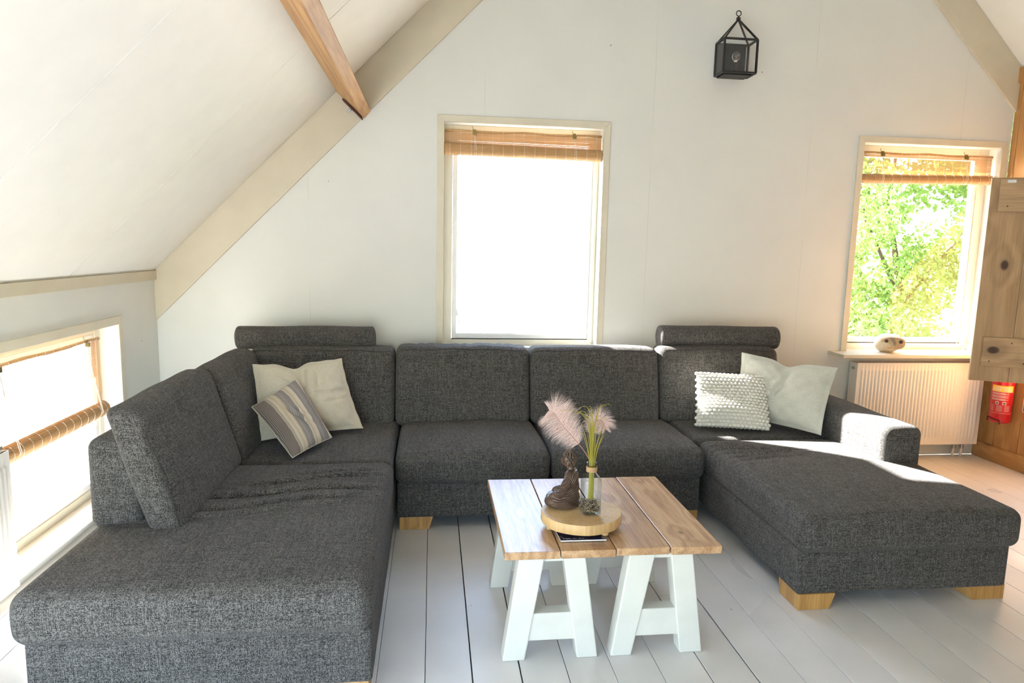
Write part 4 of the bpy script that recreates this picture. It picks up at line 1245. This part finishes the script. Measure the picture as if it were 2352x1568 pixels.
def blind(name, label, origin, rz, width, z_top, z_roll, r, hooks, tilt=0.0, cords=True, drift=0.0, pitch=.0036):
    """local x runs along the blind, y is depth, z measured from world zero"""
    root = empty(name, (origin[0], origin[1], 0), rz); tag(root, label, 'blind')
    nt_ = int(width / .073)
    txs = [width * (i + .5) / nt_ for i in range(nt_)]
    b = MB(); pts = [(width * i / 12, 0, z_top + .003 * math.sin(i * 1.3)) for i in range(13)]
    b.tube(pts, [.0085 + (.0015 if i % 3 == 0 else 0) for i in range(13)], 10); b.build('top_rod', M['bam'], root, smooth=True)
    b = MB(); z = z_top - .012; zr = z_roll + r * .6
    npit = max(3, int((z_top - .012 - zr) / pitch))
    for i in range(npit):
        z = z_top - .012 - (z_top - .012 - zr) * i / npit; sl = tilt * (i / npit)
        h_ = random.uniform(.0019, .0027) * (1 if pitch > .003 else 1.15); d_ = random.uniform(-.0006, .0006)
        zL, zR = z, z + sl
        v = [(0, d_, zL), (width, d_, zR), (width, d_ + .0008, zR), (0, d_ + .0008, zL), (0, d_, zL + h_), (width, d_, zR + h_), (width, d_ + .0008, zR + h_), (0, d_ + .0008, zL + h_)]
        b.add(v, [(0, 3, 2, 1), (4, 5, 6, 7), (0, 1, 5, 4), (2, 3, 7, 6), (1, 2, 6, 5), (3, 0, 4, 7)])
    kind(b.build('slat_sheet', M['bamsheet'], root), 'stuff')
    b = MB(); ns = 46
    for k in range(ns):
        a = 2 * PI * k / ns; rr_ = r + random.uniform(-.0012, .0008); ca, sa = math.cos(a), math.sin(a)
        w_ = PI * r / ns * .94; e0 = random.uniform(-.004, .004); e1 = width + random.uniform(-.004, .004)
        v = []
        for (x, zo) in ((e0, 0), (e1, tilt)):
            for (rad_, tt_) in ((rr_ - .003, -1), (rr_ - .003, 1), (rr_, .8), (rr_, -.8)):
                v.append((x, -.0 + rad_ * ca - tt_ * w_ * sa, z_roll + zo + rad_ * sa + tt_ * w_ * ca))
        b.add(v, [(0, 1, 2, 3), (7, 6, 5, 4), (0, 4, 5, 1), (1, 5, 6, 2), (2, 6, 7, 3), (3, 7, 4, 0)])
    kind(b.build('rolled_slats', M['bam'], root), 'stuff')
    b = MB(); b.tube([(.004, 0, z_roll), (width - .004, 0, z_roll + tilt)], r * .86, 14)
    for e in (.002, width - .002):        # spiral end of the roll
        pass
    b.build('roll_core', M['bam'], root)
    b = MB()
    for x in txs:
        zc = z_roll + tilt * x / width
        b.tube([(x, (r + .0008) * math.cos(a), zc + (r + .0008) * math.sin(a)) for a in [2 * PI * i / 16 for i in range(17)]], .0011, 4, False)
        b.tube([(x, -.0012, z_top), (x + .002, -.0012, (z_top + zc) / 2), (x, -.0012, zc + r * .7)], .0008, 4, False)
        b.tube([(x, .0095 * math.cos(a), z_top + .0095 * math.sin(a)) for a in [2 * PI * i / 10 for i in range(11)]], .0009, 4, False)
    kind(b.build('twine', M['twine'], root), 'stuff')
    for hx in hooks:
        b = MB(); b.tube([(hx - .012, .0, z_top + .034), (hx - .010, -.004, z_top + .018), (hx - .004, -.008, z_top + .010)], .0022, 6)
        b.box(hx - .012, hx + .012, -.016, -.010, z_top - .022, z_top + .012); b.box(hx - .006, hx + .015, -.024, -.016, z_top - .026, z_top - .002)
        b.lathe([(.008, -.003), (.008, .003)], (hx + .003, -.020, z_top - .014), 10); b.build('hook', M['brass'], root)
        if cords:
            for dx in (0.004, .016):
                b = MB(); zc = z_roll + tilt * hx / width
                b.tube([(hx + .002, -.018, z_top - .02), (hx + dx * .6 + drift * .4, -.026, (z_top + zc) / 2), (hx + dx + drift, -r - .004, zc), (hx + dx + drift, -r * .5, zc - r * 1.05), (hx + dx + drift, r * .6, zc - r * .9)], .0016, 6); b.build('cord', M['twine'], root, smooth=True)
    return root


blind('bamboo_blind', 'bamboo blind rolled up tight at the top of the middle window', (0.080, 4.945), 0, 1.135, 2.412, 2.288, .041, (.21, .93), tilt=-.012, pitch=.0024)
blind('bamboo_blind', 'bamboo blind pulled up in the right window above the radiator', (3.248, 4.955), 0, 1.10, 2.382, 2.186, .036, (.165, .865), tilt=.022)
blind('bamboo_blind', 'bamboo blind hanging half down over the low window on the left', (-1.948, 2.68), PI / 2, 1.50, 1.020, 0.605, .046, (.10, .545, 1.34), tilt=.0, drift=.05)

# ================================================================== RADIATORS


def radiator(name, label, L, H_, T_, loc, rz):
    root = empty(name, loc, rz); tag(root, label, 'radiator')
    # front panel with vertical flutes
    b = MB(); n = int(L / .0305); e = .028; pitch = (L - 2 * e) / n
    prof = [(0, 0), (e, 0)]
    for i in range(n):
        x = e + i * pitch; prof += [(x + pitch * .12, -.0), (x + pitch * .32, -.007), (x + pitch * .68, -.007), (x + pitch * .88, 0)]
    prof += [(L, 0)]
    zt = H_ - .055; zb = .055
    V = []; 
    for (z, k) in ((0, 0), (zb, 0), (zb + .012, 1), (zt - .012, 1), (zt, 0), (H_, 0)):
        V += [(x, y * k + 0.0, z) for x, y in prof]
    m_ = len(prof); fs = [(r * m_ + i, r * m_ + i + 1, (r + 1) * m_ + i + 1, (r + 1) * m_ + i) for r in range(5) for i in range(m_ - 1)]
    b.add(V, fs); b.box(0, L, .0005, .02, 0, H_); b.build('front_panel', M['enamel'], root, auto=50)
    b = MB(); b.box(.01, L - .01, T_ - .02, T_, .01, H_ - .01); b.build('rear_panel', M['enamel'], root)
    for x0_, x1_ in ((-.002, .004), (L - .004, L + .002)):
        b = MB(); b.box(x0_, x1_, .002, T_, .004, H_ - .002); b.build('side_cover', M['enamel'], root, bevel=.001)
    b = MB(); b.box(.004, L - .004, .002, .012, H_ - .004, H_); b.box(.004, L - .004, T_ - .012, T_, H_ - .004, H_); k = int(L / .014)
    for i in range(k):
        x = .01 + (L - .02) * i / k; b.box(x, x + .006, .012, T_ - .012, H_ - .003, H_ - .001)
    kind(b.build('top_grille', M['enamel'], root), 'stuff')
    b = MB(); b.tube([(-.002, T_ * .45, H_ - .045), (-.010, T_ * .45, H_ - .045)], .013, 12); b.tube([(-.010, T_ * .45, H_ - .045), (-.020, T_ * .45, H_ - .045)], .007, 8); b.build('air_valve', M['steel'], root, auto=40)
    return root


ra = radiator('radiator', 'white ribbed panel radiator under the right window sill', 1.085, 0.66, .10, (3.270, 4.79, .12), 0)
for x in (.93, 1.0):
    b = MB(); b.tube([(x, .05, .002), (x, .05, -.030)], .011, 10); b.tube([(x, .05, -.018), (x, .05, -.045)], .016, 10); b.build('valve', M['steel'], ra, auto=40)
    b = MB(); b.tube([(x, .05, -.04), (x - .004, .052, -.119)], .0095, 10); b.build('pipe', M['enamel'], ra, smooth=True)
ra2 = radiator('radiator', 'end of a white panel radiator at the far left edge beside the low window', 1.0, 0.60, .10, (XL + .145, 1.945, .12), PI / 2)
b = MB(); b.box(.985, 1.012, .03, .07, .60, .615); b.build('bracket', M['steel'], ra2)

# ================================================================== BIRD FIGURE ON THE SILL
ow = empty('wooden_bird', (3.545, 4.850, .8575), -.50); tag(ow, 'plump pale wooden bird figurine with dark eyes on the right window sill', 'figurine')


def owlf(P, X):
    z = X[:, 2]
    P[:, 0] *= 1 - .16 * np.clip(-z, 0, 1) ** 2; P[:, 1] *= 1 - .16 * np.clip(-z, 0, 1) ** 2
    P[:, 0] += .012 * z
    return P


v, f, u = rbox(.094, .080, .072, .066, .02, owlf, 7); b = MB(); b.add(v, f, u); o = b.build('body', M['owl'], ow, smooth=True); o.location = (0, 0, .070)
# face: slanted carved oval on the camera side
b = MB(); n = 36; v = []
fc = Vector((.028, -.055, .088)); nrm = Vector((-.10, -.95, -.12)).normalized(); ux = Vector((0, 0, 1)).cross(nrm).normalized() * -1; ux = nrm.cross(Vector((0, 0, 1))).normalized() * -1; uz = nrm.cross(ux) * -1
if uz.z < 0: uz = -uz
if ux.x < 0: ux = -ux
for layer, (sc_, off) in enumerate(((1.08, -.006), (1.08, .024), (1.0, .029), (0.02, .030))):
    for k in range(n):
        a = 2 * PI * k / n; e = 2.6; ca, sa = math.cos(a), math.sin(a); q_ = (abs(ca) ** e + abs(sa) ** e) ** (-1 / e)
        v.append(fc + ux * .076 * sc_ * q_ * ca + uz * .044 * sc_ * q_ * sa * (1.12 if sa < 0 else .9) + nrm * off)
b.add(v, [(l * n + k, l * n + (k + 1) % n, (l + 1) * n + (k + 1) % n, (l + 1) * n + k) for l in range(3) for k in range(n)]); b.build('face', M['owlface'], ow, auto=40)
for ex in (-.047, .050):
    b = MB(); c = fc + ux * ex + uz * .010; b.tube([c + nrm * .024, c + nrm * .0315], .0135, 18); b.build('eye', M['owleye'], ow, auto=40)
b = MB(); pts = [fc + ux * -.018 + uz * .034 + nrm * .025, fc + ux * -.004 + uz * .022 + nrm * .033, fc + ux * .008 + uz * .004 + nrm * .039, fc + ux * .012 + uz * -.020 + nrm * .031]
b.tube(pts, [.007, .009, .009, .004], 8); b.build('beak', M['owlbeak'], ow, smooth=True)
# loose white cord at the right end of the sill
b = MB(); pts = []
for i in range(46):
    a = i * .55; pts.append((4.30 + .045 * math.cos(a) * (1 - i / 90), 4.90 + .05 * math.sin(a * .8), .862 + .0009 * i + .004 * math.sin(i * 1.7)))
pts += [(4.25, 4.97, .90), (4.235, 4.99, .93), (4.22, 5.0, .96)]
o = b.tube(pts, .003, 6); o = b.build('white_cord', M['twine'], None, smooth=True); tag(o, 'loose bunch of white cord on the right end of the window sill', 'cord')

# ================================================================== FIRE EXTINGUISHER AND SIGN
ex = empty('fire_extinguisher', (4.362, 4.612, .352)); tag(ex, 'red fire extinguisher hanging on the pine wall beneath the open door leaf', 'extinguisher')
b = MB(); R0 = .073; b.lathe([(.060, 0), (.068, .004), (R0, .014), (R0, .40), (.068, .425), (.050, .448), (.024, .462), (.020, .475)], (0, 0, 0), 36); b.build('cylinder', M['red'], ex, auto=40)
b = MB(); b.tube([(0, 0, .470), (0, 0, .50)], .022, 14); b.box(-.07, .03, -.010, .010, .505, .515); b.box(-.06, .03, -.010, .010, .525, .533); b.build('valve_head', M['black'], ex)
b = MB(); b.tube([(-.02, -.02, .49), (-.06, -.05, .44), (-.075, -.04, .34), (-.072, .02, .20)], .009, 8) if False else b.tube([(.02, .04, .49), (.04, .078, .44), (.03, .086, .34), (.02, .084, .2)], .009, 8); b.build('hose', M['black'], ex, smooth=True)
fa = math.atan2(-4.612, -4.362)           # direction of the label (towards the room)


def wrap(zlo, zhi, a0, a1, mat, name, off=.0006):
    b = MB(); n = max(3, int(abs(a1 - a0) / .08)); v = []
    for z in (zlo, zhi):
        for i in range(n + 1):
            a = fa + a0 + (a1 - a0) * i / n; v.append(((R0 + off) * math.cos(a), (R0 + off) * math.sin(a), z))
    b.add(v, [(i, i + 1, n + 2 + i, n + 1 + i) for i in range(n)]); return b


def addwrap(b, zlo, zhi, a0, a1, off=.0012):
    q_ = wrap(zlo, zhi, a0, a1, None, '', off); b.add(q_.v, q_.f)


wrap(.245, .292, -1.05, 1.05, M['yellow'], '').build('yellow_band', M['yellow'], ex)
b = MB()
for (z, a0, a1) in ((.276, -.7, .55), (.264, -.95, -.1), (.264, .05, .95), (.254, -.8, -.1), (.254, .1, .8)): addwrap(b, z, z + .005, a0, a1)
for r_ in range(3):
    for l in range(3): addwrap(b, .234 - r_ * .022 - l * .006, .2365 - r_ * .022 - l * .006, -.95, .35 + .2 * ((l + r_) % 2))
for (a0, a1) in ((-.52, -.22), (.10, .42)): addwrap(b, .146, .168, a0, a1)
addwrap(b, .078, .0795, -1.05, 1.05); addwrap(b, .243, .2445, -1.05, 1.05)
kind(b.build('label_print', M['print'], ex), 'stuff')
b = MB()
for l in range(8):
    for (a0, a1) in ((-.98, -.55), (-.42, .15), (.3, .85)): addwrap(b, .136 - l * .0062, .1395 - l * .0062, a0, a1 - .1 * (l % 2))
kind(b.build('label_small_print', M['pinkprint'], ex), 'stuff')
for (a0, a1) in ((-.46, -.28), (.16, .36)):
    b = MB(); addwrap(b, .150, .162, a0, a1, .0018); b.build('pictogram', M['black'], ex)
b = MB(); w2_ = R0 + .006; fx, fy = math.cos(fa), math.sin(fa); tx_, ty_ = -fy, fx
pts = [(.084, -.075, .03), (-.02, -.085, .03)]
P0 = lambda a, z: (w2_ * math.cos(a), w2_ * math.sin(a), z)
pts = [(.084, .09, .03), (0.0, .088, .032), P0(fa - 1.25, .034), P0(fa - .8, .030), P0(fa - .35, .026), P0(fa, .024), P0(fa + .02, -.006), (.0 + fx * .03, fy * .03, -.006), (.084, .0, -.006)]
b.tube(pts, .0032, 6); b.tube([P0(fa - 1.25, .034), P0(fa - 1.35, .008), (-.02, .07, .004), (.084, .09, .006)], .0032, 6); b.build('wall_bracket', M['black'], ex)
sg = empty('wall_sign', (XR - .0015, 4.455, .455)); tag(sg, 'small white and red sign on the pine wall right of the fire extinguisher', 'sign')
b = MB(); b.box(-.002, .001, -.10, .05, 0, .15); b.build('sign_plate', M['paper'], sg)
b = MB(); b.box(-.0026, -.002, -.092, .042, .006, .07); b.build('red_panel', M['red'], sg)

for o_ in COL.objects:
    g_name = {'blind': 'bamboo blinds in the windows', 'radiator': 'white panel radiators', 'feather': 'pink feathers in the bottle', 'pillow': 'throw pillows on the sofa'}.get(o_.get('category', ''))
    if g_name:
        o_['group'] = g_name

# ================================================================== OUTSIDE
b = MB(); b.box(-60, 60, 5.10, 260, -.35, -.25); b.box(-60, -2.10, -60, 5.10, -.35, -.25); b.box(-2.10, 60, -60, -0.95, -.35, -.25)
kind(b.build('ground', M['soil']))
root_ = np.random.RandomState(3)


def foliage(name, parent, blobs, nleaf, size, mat='leaf'):
    V = []; Fc = []
    tot = sum(r[0] * r[1] * r[2] for _, r in blobs) ** 1.0
    for (c, r) in blobs:
        k = int(nleaf * (r[0] * r[1] * r[2]) / tot)
        d = root_.normal(size=(k, 3)); d /= np.linalg.norm(d, axis=1, keepdims=True)
        rad_ = root_.uniform(.55, 1.0, size=(k, 1)) ** .6
        C = np.array(c) + d * rad_ * np.array(r)
        a = root_.normal(size=(k, 3)); a[:, 2] -= .5; a /= np.linalg.norm(a, axis=1, keepdims=True)
        nn = d + root_.normal(size=(k, 3)) * .7; w_ = np.cross(a, nn); w_ /= np.linalg.norm(w_, axis=1, keepdims=True)
        up = np.cross(w_, a); s_ = root_.uniform(.6, 1.25, size=(k, 1)) * size
        base_ = len(V)
        for i in range(k):
            n0 = len(V); L = s_[i, 0]
            V.append(C[i]); V.append(C[i] + a[i] * L * .45 + w_[i] * L * .30 + up[i] * L * .07); V.append(C[i] + a[i] * L); V.append(C[i] + a[i] * L * .45 - w_[i] * L * .30 + up[i] * L * .07)
            V.append(C[i] + a[i] * L * .5)
            Fc += [(n0, n0 + 1, n0 + 4), (n0 + 1, n0 + 2, n0 + 4), (n0 + 2, n0 + 3, n0 + 4), (n0 + 3, n0, n0 + 4)]
    b = MB(); b.add([tuple(p) for p in V], Fc); o = b.build(name, M[mat], parent); kind(o, 'stuff'); return o


tree = empty('leafy_tree', (6.4, 8.4, -.25)); tag(tree, 'bushy green tree in sunlight outside the right window', 'tree')
bl = []
for i in range(60):
    bl.append(((root_.uniform(-1.6, 2.2), root_.uniform(-1.0, 1.0), root_.uniform(.3, 4.6)), (root_.uniform(.38, .68),) * 3))
foliage('foliage', tree, bl, 42000, .085)
b = MB(); b.tube([(0, .2, 0), (.1, .3, 1.2), (-.1, .5, 2.6), (0, .5, 4.0)], [.06, .05, .03, .015], 8); b.tube([(.1, .3, 1.2), (.7, .2, 2.0), (1.2, .1, 3.0)], [.03, .02, .01], 6); b.tube([(.0, .3, 1.4), (-.6, .2, 2.3), (-1.0, .1, 3.2)], [.03, .02, .01], 6)
b.build('trunk', M['bark'], tree, smooth=True)
sh = empty('low_shrub', (-4.6, 6.4, -.25)); tag(sh, 'low green shrub in bright light outside the low left window', 'shrub')
foliage('foliage', sh, [((0, 0, .3), (.5, .5, .35)), ((.5, -.5, .25), (.4, .4, .3))], 500, .09)
b = MB(); b.tube([(0, 0, 0), (0, 0, .35)], .02, 6); b.build('stem', M['bark'], sh)
